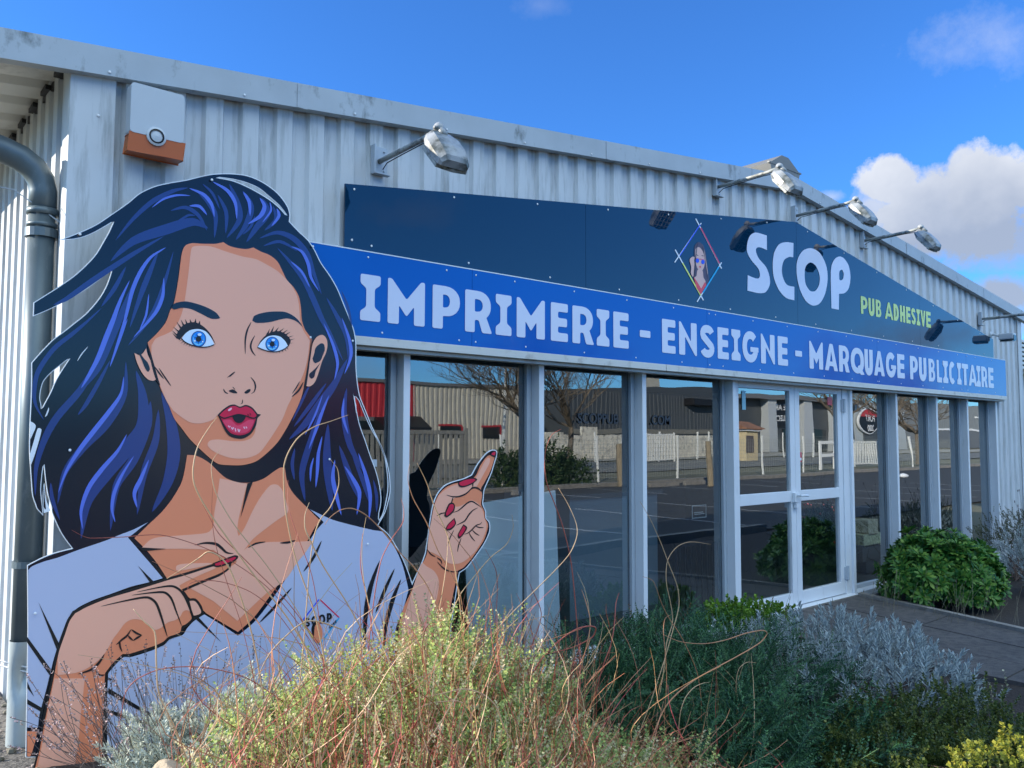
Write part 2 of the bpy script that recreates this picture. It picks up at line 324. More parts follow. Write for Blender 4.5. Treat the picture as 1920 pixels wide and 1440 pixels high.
def glyph(ch, w, h, t_, s_):
    """bold rounded capital: list of (outer, holes); t_ stem, s_ bar"""
    H = []
    if ch == 'I': o = [(0, h), (w, h), (w, .8*h), ((w+t_)/2, .70*h), ((w+t_)/2, .30*h), (w, .2*h), (w, 0), (0, 0), (0, .2*h), ((w-t_)/2, .3*h), ((w-t_)/2, .7*h), (0, .8*h)]
    elif ch == 'M': o = [(0, h), (t_*.35, h), (w/2, .56*h), (w-t_*.35, h), (w, h), (w, 0), (w-t_, 0), (w-t_, .42*h), (w/2, .18*h), (t_, .42*h), (t_, 0), (0, 0)]
    elif ch == 'N': o = [(0, h), (t_*.3, h), (w-t_, .42*h), (w-t_, h), (w, h), (w, 0), (w-t_*.3, 0), (t_, .56*h), (t_, 0), (0, 0)]
    elif ch in 'PR':
        o = [(0, h), (.45*w, h, 1)]+arc(.45*w, .65*h, .55*w if ch == 'P' else .5*w, .35*h, 90, -90 if ch == 'P' else -50, 12)
        if ch == 'P': o += [(t_, .30*h), (t_, 0), (0, 0)]
        else: o += [(w*1.0, 0), (w-t_*1.05, 0), (.5*w, .30*h), (t_, .30*h), (t_, 0), (0, 0)]
        H = [[(t_, .80*h), (.45*w, .80*h, 1)]+arc(.45*w, .65*h, max(.1*w, .55*w-t_), .15*h, 90, -90, 8)+[(t_, .50*h)]]
    elif ch == 'B':
        o = [(0, h), (.5*w, h, 1)]+arc(.5*w, .75*h, .44*w, .25*h, 90, -40, 8)+arc(.5*w, .28*h, .5*w, .28*h, 55, -90, 8)+[(0, 0)]
        H = [[(t_, .84*h), (t_, .62*h), (.5*w, .62*h, 1)]+arc(.5*w, .73*h, .16*w, .11*h, -90, 90, 6), [(t_, .42*h), (t_, .16*h), (.5*w, .16*h, 1)]+arc(.5*w, .29*h, .18*w, .13*h, -90, 90, 6)]
    elif ch == 'E': o = [(0, h), (w, h), (w, h-s_), (t_, h-s_), (t_, h/2+s_/2), (w*.95, h/2+s_/2), (w*.95, h/2-s_/2), (t_, h/2-s_/2), (t_, s_), (w, s_), (w, 0), (0, 0)]
    elif ch == 'L': o = [(0, h), (t_, h), (t_, s_), (w, s_), (w, 0), (0, 0)]
    elif ch == 'T': o = [(0, h), (w, h), (w, h-s_), ((w+t_)/2, h-s_), ((w+t_)/2, 0), ((w-t_)/2, 0), ((w-t_)/2, h-s_), (0, h-s_)]
    elif ch == 'H': o = [(0, h), (t_, h), (t_, h/2+s_/2), (w-t_, h/2+s_/2), (w-t_, h), (w, h), (w, 0), (w-t_, 0), (w-t_, h/2-s_/2), (t_, h/2-s_/2), (t_, 0), (0, 0)]
    elif ch == 'V': o = [(0, h), (t_, h), (w/2, .35*h), (w-t_, h), (w, h), (w/2+t_*.35, 0), (w/2-t_*.35, 0)]
    elif ch == 'A':
        o = [(w/2-t_*.4, h), (w/2+t_*.4, h), (w, 0), (w-t_*.95, 0), (w-t_*1.15, .17*h), (t_*1.15, .17*h), (t_*.95, 0), (0, 0)]
        H = [[(w/2, .72*h), (w/2-(w/2-t_)*.5-.001, .34*h), (w/2+(w/2-t_)*.5+.001, .34*h)]]
    elif ch == 'D':
        o = [(0, h), (.4*w, h, 1)]+arc(.4*w, .5*h, .6*w, .5*h, 90, -90, 14)+[(0, 0)]
        H = [[(t_, h-s_), (.4*w, h-s_, 1)]+arc(.4*w, .5*h, max(.1*w, .6*w-t_), .5*h-s_, 90, -90, 12)+[(t_, s_)]]
    elif ch in 'OQ':
        o = arc(w/2, h/2, w/2, h/2, 0, 345, 23); H = [arc(w/2, h/2, w/2-t_, h/2-s_, 0, 345, 23)]
    elif ch == 'U':
        c = [(t_/2, h, 1), (t_/2, .45*h, 1)]+[(p[0], p[1], 1) for p in arc(w/2, .38*h, w/2-t_/2, .38*h-s_/2, 180, 360, 12)]+[(w-t_/2, .45*h, 1), (w-t_/2, h, 1)]
        o = [(*p, 1) for p in ribbon(c, t_)]
    elif ch in 'CG':
        a = arc(w/2, h/2, w/2-t_/2, h/2-s_/2, 48 if ch == 'C' else 42, 312 if ch == 'C' else 335, 22)
        if ch == 'G': a += [(w-t_/2, .46*h, 1)]
        o = [(*p, 1) for p in ribbon(a, (t_+s_)/2)]
    elif ch == 'S':
        a = arc(w/2, .72*h, w/2-t_/2, .28*h-s_/2, 15, 200, 12)+[(w*.5, .5*h, 1)]+arc(w/2, .28*h, w/2-t_/2, .28*h-s_/2, 20, -165, 12)
        a = smooth([(p[0], p[1], False) for p in a], False, 1)
        o = [(*p, 1) for p in ribbon(a, (t_+s_)/2*.95)]
    elif ch == '-': o = [(0, h*.58), (w, h*.58), (w, h*.38), (0, h*.38)]
    else: o = [(0, 0), (w, 0), (w, h), (0, h)]
    r = min(t_, s_)*.22
    res = [(fillet(o, r), [fillet(x, r*.6) for x in H])]
    if ch == 'G': res.append((fillet([(w*.5, .5*h), (w, .5*h), (w, .34*h), (w*.5, .34*h)], r*.5), []))
    if ch == 'Q': res.append((fillet([(w*.5, .28*h), (w*.66, .34*h), (w*1.02, -.02*h), (w*.72, -.04*h)], r), []))
    return res
# ================================================================== BUILDING
XL, XR, XM = 0.887, 13.39, 7.17
ZE, ZM = 3.42, 4.11                 # roof edge height at the corners and at the ridge
def roofz(x): return ZM-abs(x-XM)*(ZM-ZE)/(XM-XL)
bld = empty('shop_building', 'long low printing shop in white ribbed metal cladding with a shallow gable', 'building', (XM, 0, 0))
def B(mb, name, mats, parent=bld, **k):
    o = mb.build(name, mats, None, **k)
    if parent is not None: o.parent = parent; o.matrix_parent_inverse = Matrix.Translation(parent.location).inverted()
    return o
def hang(o, parent):
    o.parent = parent
    w = Vector((0, 0, 0)); q = parent
    while q is not None and q.parent is None: w = q.location.copy(); break
    o.matrix_parent_inverse = Matrix.Translation(w).inverted() if parent.parent is None else Matrix.Identity(4)
    return o
def sub(mb, name, mats, parent, **k):     # part of a part: the parent mesh sits at world origin through its own parent
    o = mb.build(name, mats, None, **k); o.parent = parent; return o

def screws(pts, parent, r=.008, sc=(1, .5, 1)):
    first = None
    for c in pts:
        if first is None:
            mb = MB(); mb.ball((0, 0, 0), r, 7, 4, sc=sc); first = o = mb.build('screw', SCREW, None); 
        else: o = first.copy(); COL.objects.link(o)
        o.parent = parent; o.location = Vector(c)-parent.location
def BE(name, boxes, m, parent=bld, **k):
    for b in boxes: mb = MB(); mb.box(*b); B(mb, name, m, parent, **k)
# ---- ribbed front cladding, one sheet with the shopfront opening
PITCH_R = 0.1955; DEP = .026
WX0, WX1, WZ = 1.70, 12.38, 2.16
def rib_profile(x0, x1, ph):
    xs = []; x = ph-math.ceil((ph-x0)/PITCH_R)*PITCH_R
    while x < x1:
        for dx, y in ((0, 0), (.088, 0), (.104, DEP), (.180, DEP)):
            if x0 <= x+dx <= x1: xs.append((x+dx, y))
        x += PITCH_R
    return xs
mb = MB(); prof = [(1.04, DEP)]+rib_profile(1.0405, XR-.12, 2.395+PITCH_R/2)
for (xa, ya), (xb, yb) in zip(prof, prof[1:]):
    zb = WZ+.02 if (xa > WX0-.1 and xb < WX1+.05) else -.3
    mb.add([(xa, ya, zb), (xb, yb, zb), (xb, yb, roofz(xb)-.05), (xa, ya, roofz(xa)-.05)], [(0, 1, 2, 3)])
B(mb, 'front_wall', CLAD)
mb = MB()   # corner flashings
mb.box(XL-.012, 1.075, -.014, -.002, -.3, roofz(1)-.08); mb.box(XL-.012, XL, -.002, .10, -.3, 3.36); B(mb, 'corner_flashing', CLAD, bevel=.003)
BE('corner_flashing', [(XR-.14, XR+.012, -.014, -.002, -.3, roofz(XR)-.08)], CLAD, bevel=.003)
mb = MB(); y = .10; pr = []
while y < 22:
    for dy, x in ((0, XL), (.088, XL), (.104, XL+DEP), (.180, XL+DEP)): pr.append((x, y+dy))
    y += PITCH_R
for (xa, ya), (xb, yb) in zip(pr, pr[1:]): mb.add([(xa, ya, -.3), (xb, yb, -.3), (xb, yb, 3.46), (xa, ya, 3.46)], [(0, 3, 2, 1)])
B(mb, 'side_wall', CLAD)
mb = MB(); mb.box(XR-.03, XR, 0, 22, -.3, 3.4); mb.box(XL+.06, XR-.03, 21.9, 22, -.3, 3.4); B(mb, 'rear_wall', CLAD)
# ---- roof: ribbed sheet running down the slope, verge fascia, soffit visible at the left eave
XO, XO2 = 0.30, 14.04
mb = MB(); y = -.05; ys = []
while y < 22:
    for dy, dz in ((0, 0), (.17, 0), (.20, .035), (.27, .035), (.30, 0)): ys.append((y+dy, dz))
    y += .30
for (ya, da), (yb, db) in zip(ys, ys[1:]):
    for xa, xb in ((XO, XM), (XM, XO2)):
        za, zb = roofz(xa), roofz(xb)
        mb.add([(xa, ya, za+da-.02), (xb, ya, zb+da-.02), (xb, yb, zb+db-.02), (xa, yb, za+db-.02)], [(0, 1, 2, 3)])
B(mb, 'roof', SOFF)
mb = MB()   # verge fascia: folded metal following both slopes
HF = .128
def fasc(x0, x1, mb):
    z0, z1 = roofz(x0), roofz(x1)
    for ya, yb, ta, tb in ((-.062, -.058, HF, 0), ):
        mb.add([(x0, -.062, z0-HF), (x1, -.062, z1-HF), (x1, -.062, z1+.01), (x0, -.062, z0+.01), (x0, -.002, z0-HF), (x1, -.002, z1-HF), (x1, .16, z1+.035), (x0, .16, z0+.035)],
               [(0, 1, 2, 3), (3, 2, 6, 7), (0, 4, 5, 1)])
cuts = [XO, 2.02, 4.52, XM]
for a, b in zip(cuts, cuts[1:]): fasc(a+.002, b, mb)
cuts = [XM, 9.6, 11.9, XO2]
for a, b in zip(cuts, cuts[1:]): fasc(a+.002, b, mb)
for x in (2.02, 4.52, XM, 9.6, 11.9): mb.box(x-.03, x+.03, -.066, -.063, roofz(x)-HF-.002, roofz(x)+.006)
B(mb, 'verge_fascia', FASC)
screws([(x, -.066, roofz(x)-HF+.018) for x in [1.03+.66*i for i in range(19)] if abs(x-XM) > .05]+[(1.0, -.018, 3.12)], bld, .007)
mb = MB()   # dark foam closure seen in the rib valleys under the fascia
for x in np.arange(1.1, XR-.1, .05):
    pass
mb.add([(1.06, .028, roofz(1.06)-HF-.035), (XM, .028, ZM-HF-.035), (XR-.1, .028, roofz(XR-.1)-HF-.035), (XR-.1, .028, roofz(XR)-.02), (XM, .028, ZM-.02), (1.06, .028, roofz(1.06)-.02)], [(0, 1, 4, 5), (1, 2, 3, 4)])
B(mb, 'closure_strip', mat('closure_foam', (.075, .078, .078), .8))
mb = MB()   # dark closure blocks along the side wall head
mb.box(XL+.005, XL+.03, .1, 18, 3.37, 3.41)
for i in range(60): mb.box(XL-.022, XL+.02, .30*i+.18, .30*i+.30, 3.375, 3.40)
B(mb, 'eave_closure', RUBBER)
mb = MB()   # ridge ventilator
vp_ = [(XM-.22, ZM-.02), (XM-.27, ZM+.12), (XM-.06, ZM+.235), (XM+.06, ZM+.235), (XM+.27, ZM+.12), (XM+.22, ZM-.02)]
mb.prism([(a, b) for a, b in vp_], 'y', .04, 20)
mb.box(XM-.40, XM+.40, .06, 20, ZM-.06, ZM+.02); mb.box(XM-.29, XM+.29, .035, .06, ZM+.115, ZM+.13)
B(mb, 'ridge_vent', mat('vent_metal', (.17, .165, .15), .55, var=.12))
mb = MB()   # half-round eave gutter on the left, out along the overhang edge
gp = [(XO-.02+.075*math.cos(a), 3.37+.075*math.sin(a)) for a in np.linspace(math.pi, 2*math.pi, 9)]
for (xa, za), (xb, zb) in zip(gp, gp[1:]): mb.add([(xa, .0, za), (xb, .0, zb), (xb, 22, zb), (xa, 22, za)], [(0, 1, 2, 3)])
B(mb, 'gutter', ZINC)
# ---- shopfront
PO = [1.70, 2.77, 3.885, 4.98, 6.195, 8.295, 9.34, 10.42, 11.36, 12.34]
for x in PO[:-1]:     # front fin with a stepped rear profile
    mb = MB(); mb.box(x-.024, x+.024, -.004, .055, -.02, WZ-.005); mb.box(x-.018, x+.018, .0551, .10, -.02, WZ-.005); B(mb, 'mullion', ALU, bevel=.003)
BE('mullion', [(12.32, 12.38, -.004, .10, -.02, WZ-.005)], ALU, bevel=.003)
BE('plinth', [(WX0, 6.17, -.05, .30, -.16, -.035), (8.32, WX1, -.05, .30, -.16, -.035)], mat('plinth_concrete', (.30, .29, .27), .9, var=.15, bump=.3))
BE('sill', [(WX0, 6.17, -.02, .14, -.034, .012), (8.32, WX1, -.02, .14, -.034, .012), (6.22, 8.27, -.05, .14, -.05, .004)], ALU, bevel=.004)
mb = MB(); mb.box(WX0, WX1, .0, .12, WZ-.002, WZ+.05); B(mb, 'head_rail', TRIM)
WB = [(PO[i], PO[i+1]) for i in (0, 1, 2, 3, 5, 6, 7, 8)]
panes = []
for a, b in WB:
    mb = MB(); a2, b2 = a+.024, b-.024; z0, z1 = .014, WZ-.004
    for q in ((a2, a2+.04, z0, z1), (b2-.04, b2, z0, z1), (a2+.04, b2-.04, z0, z0+.04), (a2+.04, b2-.04, z1-.045, z1)): mb.box(q[0], q[1], .078, .128, q[2], q[3])
    w = B(mb, 'window', ALUG, bevel=.003)
    g = MB(); g.add([(a2+.038, .105, z0+.038), (b2-.038, .105, z0+.038), (b2-.038, .105, z1-.043), (a2+.038, .105, z1-.043)], [(0, 1, 2, 3)])
    sub(g, 'pane', GLASS, w)
    s = MB(); 
    for q in ((a2+.04, a2+.047, z0+.04, z1-.045), (b2-.047, b2-.04, z0+.04, z1-.045), (a2+.047, b2-.047, z1-.052, z1-.045)): s.box(q[0], q[1], .1055, .112, q[2], q[3])
    sub(s, 'gasket', RUBBER, w)
# ---- double door: two leaves
for k, (a, b) in enumerate(((6.222, 7.235), (7.24, 8.15))):
    mb = MB(); y0, y1 = .03, .075; z0, z1 = .012, 2.145; st = .085
    mb.box(a, a+st, y0, y1, z0, z1); mb.box(b-st, b, y0, y1, z0, z1)
    for za, zb in ((z0, z0+.12), (.99, 1.09), (z1-.10, z1)): mb.box(a+st, b-st, y0, y1, za, zb)
    d = B(mb, 'door_leaf', ALU, bevel=.004)
    for za, zb in ((z0+.12, .99), (1.09, z1-.10)):
        g = MB(); g.add([(a+st-.002, .055, za-.002), (b-st+.002, .055, za-.002), (b-st+.002, .055, zb+.002), (a+st-.002, .055, zb+.002)], [(0, 1, 2, 3)]); sub(g, 'pane', GLASS, d)
    if k == 0:
        h = MB(); h.box(b-.075, b+.02, -.005, .028, .985, 1.075); h.tube([(b-.04, .0, 1.05), (b-.04, -.045, 1.05), (b+.02, -.05, 1.05), (b+.085, -.05, 1.045)], .011, 8); h.box(b-.06, b-.01, -.01, .02, .93, .975)
        sub(h, 'handle', ALU, d, bevel=.002)
    else:
        for z in (1.93, .22):
            h = MB(); h.tube([(b+.018, .012, z-.07), (b+.018, .012, z+.07)], .017, 10); h.box(b-.02, b+.05, .015, .03, z-.06, z+.06); sub(h, 'hinge', ALUG, d)
mb = MB(); mb.box(8.152, 8.27, .02, .13, -.02, WZ-.005); B(mb, 'door_jamb', ALU, bevel=.003)
mb = MB(); mb.box(6.222, 8.15, .03, .10, 2.148, WZ-.004); B(mb, 'door_head', ALU)
# ---- interior of the shop
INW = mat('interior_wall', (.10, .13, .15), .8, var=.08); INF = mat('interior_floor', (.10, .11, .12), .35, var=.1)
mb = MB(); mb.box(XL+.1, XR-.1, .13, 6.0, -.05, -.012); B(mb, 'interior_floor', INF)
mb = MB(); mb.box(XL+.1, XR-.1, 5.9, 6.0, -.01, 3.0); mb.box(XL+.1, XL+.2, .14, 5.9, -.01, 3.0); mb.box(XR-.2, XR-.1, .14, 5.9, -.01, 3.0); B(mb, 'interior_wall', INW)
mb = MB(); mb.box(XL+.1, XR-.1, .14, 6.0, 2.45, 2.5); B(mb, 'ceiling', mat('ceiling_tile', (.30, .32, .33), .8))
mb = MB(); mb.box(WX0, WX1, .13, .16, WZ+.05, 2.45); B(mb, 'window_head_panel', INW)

# ================================================================== SIGNS
def textrun(mb, items, mp, h, t_, s_, mi=0):
    """items: (char, u0, u1) extents along the sign; mp(u, v) -> world"""
    for ch, a, b in items:
        k = (b-a)
        for j, (o_, hs_) in enumerate(glyph(ch, k, h, min(t_, k*.42), s_)): sheet(mb, [(a+p[0], p[1]) for p in o_], [[(a+p[0], p[1]) for p in q] for q in hs_], lambda u, v: (mp(u, v)[0], mp(u, v)[1]-.0006*j, mp(u, v)[2]), mi)
YD, YB = -.05, -.10
dsg = empty('gable_sign', 'dark navy gable shaped sign reading SCOP PUB ADHESIVE', 'sign', (7.2, YD, 2.7))
xs0 = onY(647, 344, YD); xs1 = onY(1492, 416, YD); xs2 = onY(1862, 636, YD)
DX0, DXM, DX1 = xs0[0], xs1[0], xs2[0]; DZ0, DZM, DZ1 = xs0[2], xs1[2], xs2[2]
def dtop(x): return DZ0+(DZM-DZ0)*(x-DX0)/(DXM-DX0) if x < DXM else DZM+(DZ1-DZM)*(x-DXM)/(DX1-DXM)
seams = [DX0, 4.28, DXM+.005, 9.9, DX1]
for a, b in zip(seams, seams[1:]):
    mb = MB(); mb.prism([(a+.0015, 2.60), (b-.0015, 2.60), (b-.0015, dtop(b)), (a+.0015, dtop(a))], 'y', YD, YD+.012, 0)
    B(mb, 'sign_board', SIGND, dsg)
mb = MB()
for a, b in ((DX0+.15, DX1-.15),):
    mb.box(a, b, YD+.013, -.001, 2.75, 2.79); 
for x in (3.0, 5.0, 7.0, 9.0, 11.0): mb.box(x-.02, x+.02, YD+.013, -.001, 2.79, dtop(x)-.08)
B(mb, 'rail', ALUG, dsg)
screws([(x, YD-.001, dtop(x)-.03) for x in np.arange(DX0+.06, DX1-.1, .72)]+[(x+.12, YD-.001, 2.715) for x in np.arange(DX0+.06, DX1-.2, .72)]+[(DX0+.05, YD-.001, 2.73)], dsg, .0075)
def pxm(Y): return lambda x, y: tuple(onY(x, y, Y))
mp = pxm(YD-.003)
SC_S = P_('1437.8,441.5* 1438,469* 1425,463.6 1418,465.5 1418,474 1423.5,485.7 1436.5,501 1443,519.6 1443,535 1435,548 1422,549.5 1401.4,545* 1401.9,515.7* 1414,521 1422,522 1425,515.7 1422,504 1409,488 1401,473 1401,457 1406.6,441.5 1417,436')
SC_C = P_('1487.8,455.8* 1487.3,482.6* 1479.5,481.8 1470,488 1466,504 1467.8,519.6 1475.6,534 1489.4,537.8* 1489.4,563* 1474,558.6 1460,543 1450.8,519.6 1448.8,496 1452,472.7 1461,458 1474,454')
SC_O = P_('1521,465.4 1536.8,474 1548.5,496 1551.9,522 1547,551 1536.8,569 1523.8,573 1510.7,564 1500,543 1493.8,514 1495,488 1505.5,470')
SC_Oi = P_('1519.8,492 1530,499 1536.8,517 1535.5,535 1527.7,546 1518.5,545 1510.7,532.6 1508.6,514 1511,499')
SC_P = P_('1559,578* 1572.7,580.8* 1573.2,551* 1583.6,549.5 1591.5,540 1594.6,519.6 1591.5,498.8 1583.6,485.7 1575.8,481 1566.7,484 1559.7,496 1557.6,514')
SC_Pi = P_('1573.6,524* 1573.8,509 1578.4,505.6 1582,513 1580.5,523 1576,526')
for o_, h_ in ((SC_S, []), (SC_C, []), (SC_O, [SC_Oi]), (SC_P, [SC_Pi])):
    mb = MB(); sheet(mb, smooth(o_), [smooth(q) for q in h_], mp); B(mb, 'letter', LETW, dsg)
def run_px(s, ref_y, Y):
    """'I 675 713;M ...' photo extents -> extents along the sign"""
    r = []
    for w in s.split(';'):
        c, a, b = w.split(); a, b = float(a), float(b)
        r.append((c, float(onY(a, ref_y(a), Y)[0]), float(onY(b, ref_y(b), Y)[0])))
    return r
mb = MB(); q = run_px('P 1613.7 1626;U 1628 1639;B 1641.5 1651.7;A 1658.5 1674;D 1675 1684.5;H 1687 1696.5;E 1698.5 1706.5;S 1708 1716.5;I 1718 1724.5;V 1725.5 1735;E 1736 1744.6', lambda x: 572+(x-1619)*.22, YD)
textrun(mb, q, lambda u, v: (u, YD-.003, 2.915+v), .19, .05, .042)
B(mb, 'lettering', LETY, dsg)
# diamond emblem with the small portrait
EM = [mat('emblem_white', (.8, .85, .9), .3), mat('emblem_blue', srgb(40, 80, 230), .3), mat('emblem_red', srgb(220, 50, 90), .3), mat('emblem_yellow', srgb(225, 235, 120), .3),
      mat('emblem_cyan', srgb(40, 170, 220), .3), mat('portrait_hair', srgb(84, 62, 72), .3), mat('portrait_skin', srgb(222, 180, 165), .3), mat('portrait_red', srgb(225, 70, 70), .3), mat('portrait_dark', srgb(50, 35, 45), .3)]
mb = MB()
EC = [0]
def el_(lay): EC[0] += 1; return pxm(YD-.003-.0008*lay-.00002*EC[0])
def st(pts, w, mi, lay, tp='none'): sheet(mb, stroke(pts, w, tp), [], el_(lay), mi)
def fl(s, mi, lay): sheet(mb, smooth(P_(s)), [], el_(lay), mi)
st([(1265, 492), (1315, 418)], 1.6, 0, 0); st([(1275, 479), (1313, 421)], 1.6, 1, 1)
st([(1304.6, 410), (1353, 503.6)], 1.6, 0, 0); st([(1314, 427), (1349, 494)], 1.8, 2, 1)
st([(1266, 468), (1319, 563)], 1.8, 0, 0); st([(1280, 493), (1314, 554)], 2.0, 3, 1)
st([(1307, 566), (1353, 492)], 1.8, 0, 0); st([(1318, 549), (1348, 500)], 2.4, 4, 1)
fl('1309.4,454 1302.5,462 1301.5,484 1300,505 1301,523 1313,530 1325,533 1329,524 1326,498 1323,474 1318,459', 5, 0)
fl('1304,468 1308,463.5 1312,464 1317,470 1320.5,480 1321.5,490 1320,501 1315,510 1311,508 1306,499 1304,487', 6, 1)
fl('1308,506 1317,507 1319,520 1323,529 1315,541 1307,531 1301.5,521 1306,517', 6, 1)
fl('1301,520* 1305,525 1315,541* 1321.5,529* 1324.5,534 1320.5,541 1314,552* 1306,539', 7, 2)
fl('1293,487 1298,481.5 1302,482 1301.5,488 1302,495 1301,507 1299.5,519 1295.5,512 1296,500', 6, 2)
st([(1305, 477), (1309.5, 479.5)], .9, 8, 2); st([(1315.5, 479), (1319.5, 480)], .9, 8, 2); st([(1305, 484.5), (1320.5, 487)], .8, 2, 2)
for cx, cy in ((1307.8, 488.6), (1318, 491)): fl(' '.join('%f,%f' % (cx+3.3*math.cos(a), cy+4.3*math.sin(a)) for a in np.linspace(0, 5.6, 9)), 1, 3)
fl('1311,500 1312.8,497.6 1314.5,500 1313,503', 7, 3)
st([(1309, 455), (1306, 470), (1303.5, 500), (1303, 520)], 1, 8, 2, 'both'); st([(1317, 462), (1323, 485), (1325, 505), (1327, 525)], 1.2, 8, 2, 'both'); st([(1320, 468), (1325, 500), (1327, 515)], .8, 6, 2, 'both')
B(mb, 'emblem', EM, dsg)

bsg = empty('fascia_sign', 'long blue sign reading IMPRIMERIE - ENSEIGNE - MARQUAGE PUBLICITAIRE', 'sign', (7.2, YB, 2.4))
BX0, BX1 = 1.62, float(onY(1886, 700, YB)[0]); BZ0, BZ1 = 2.172, 2.662
seams = [BX0, float(onY(885, 600, YB)[0]), float(onY(1326, 640, YB)[0]), float(onY(1644, 640, YB)[0]), float(onY(1812, 700, YB)[0]), BX1]
for a, b in zip(seams, seams[1:]):
    mb = MB(); mb.box(a+.0015, b-.0015, YB, YB+.004, BZ0, BZ1); B(mb, 'sign_board', SIGNB, bsg)
mb = MB(); mb.box(BX0, BX1+.004, YB-.001, YB+.006, BZ1+.0005, BZ1+.007); mb.box(BX1+.0005, BX1+.007, YB-.001, -.001, BZ0, BZ1+.007); mb.box(BX0, BX1, YB+.005, -.0015, BZ0+.05, BZ0+.09); mb.box(BX0, BX1, YB+.005, -.0015, BZ1-.06, BZ1-.02)
B(mb, 'edge_trim', SIGNE, bsg)
mb = MB(); SX = float(onY(1249, 690, YB)[0])
for a, b in ((BX0, SX-.006), (SX, BX1)): mb.box(a, b, YB-.006, -.001, BZ0-.052, BZ0-.001)
mb.box(BX0, BX1, YB+.03, -.002, BZ0-.075, BZ0-.053)
B(mb, 'bottom_channel', TRIM, bsg, bevel=.003)
screws([(x, YB-.001, BZ1-.03) for x in np.arange(BX0+.25, BX1, .56)]+[(x+.1, YB-.001, BZ0+.03) for x in np.arange(BX0+.25, BX1-.1, .56)]+[(x+.03, YB-.001, z) for x in seams[1:-1] for z in (BZ0+.03, BZ1-.03)], bsg, .0065)
LETZ = 2.263; LETH = .268
ry = lambda x: 559+(x-694)*.128
words = ['I 675.1 712.9;M 726.5 796;P 810.5 861.8;R 871.5 922.2;I 928.9 958.5;M 968.2 1021;E 1032.2 1064.2;R 1072.7 1113.2;I 1118.3 1141.9;E 1149.4 1178.1',
         '- 1199 1218.9', 'E 1240.7 1265.9;N 1272.6 1305.9;S 1311.6 1339.5;E 1344.9 1365.6;I 1370.9 1387.7;G 1390.9 1421.4;N 1426.1 1452;E 1457.7 1476.6', '- 1490.4 1503.2',
         'M 1517 1542.5;A 1545.7 1570;R 1572.5 1592.3;Q 1594.5 1619.5;U 1620.5 1636;A 1638 1658;G 1660 1679.5;E 1681.7 1695.5',
         'P 1705.7 1720.5;U 1722.5 1736.5;B 1740.5 1752.5;L 1756 1765.5;I 1767.5 1777;C 1778.7 1791;I 1794 1802;T 1803.2 1815;A 1815.5 1831;I 1830.5 1838;R 1839.5 1851;E 1852.5 1862.5']
for w in words:
    mb = MB(); textrun(mb, run_px(w, ry, YB), lambda u, v: (u, YB-.003, LETZ+v), LETH, .078, .060); B(mb, 'lettering' if len(w) > 20 else 'dash', LETW, bsg)

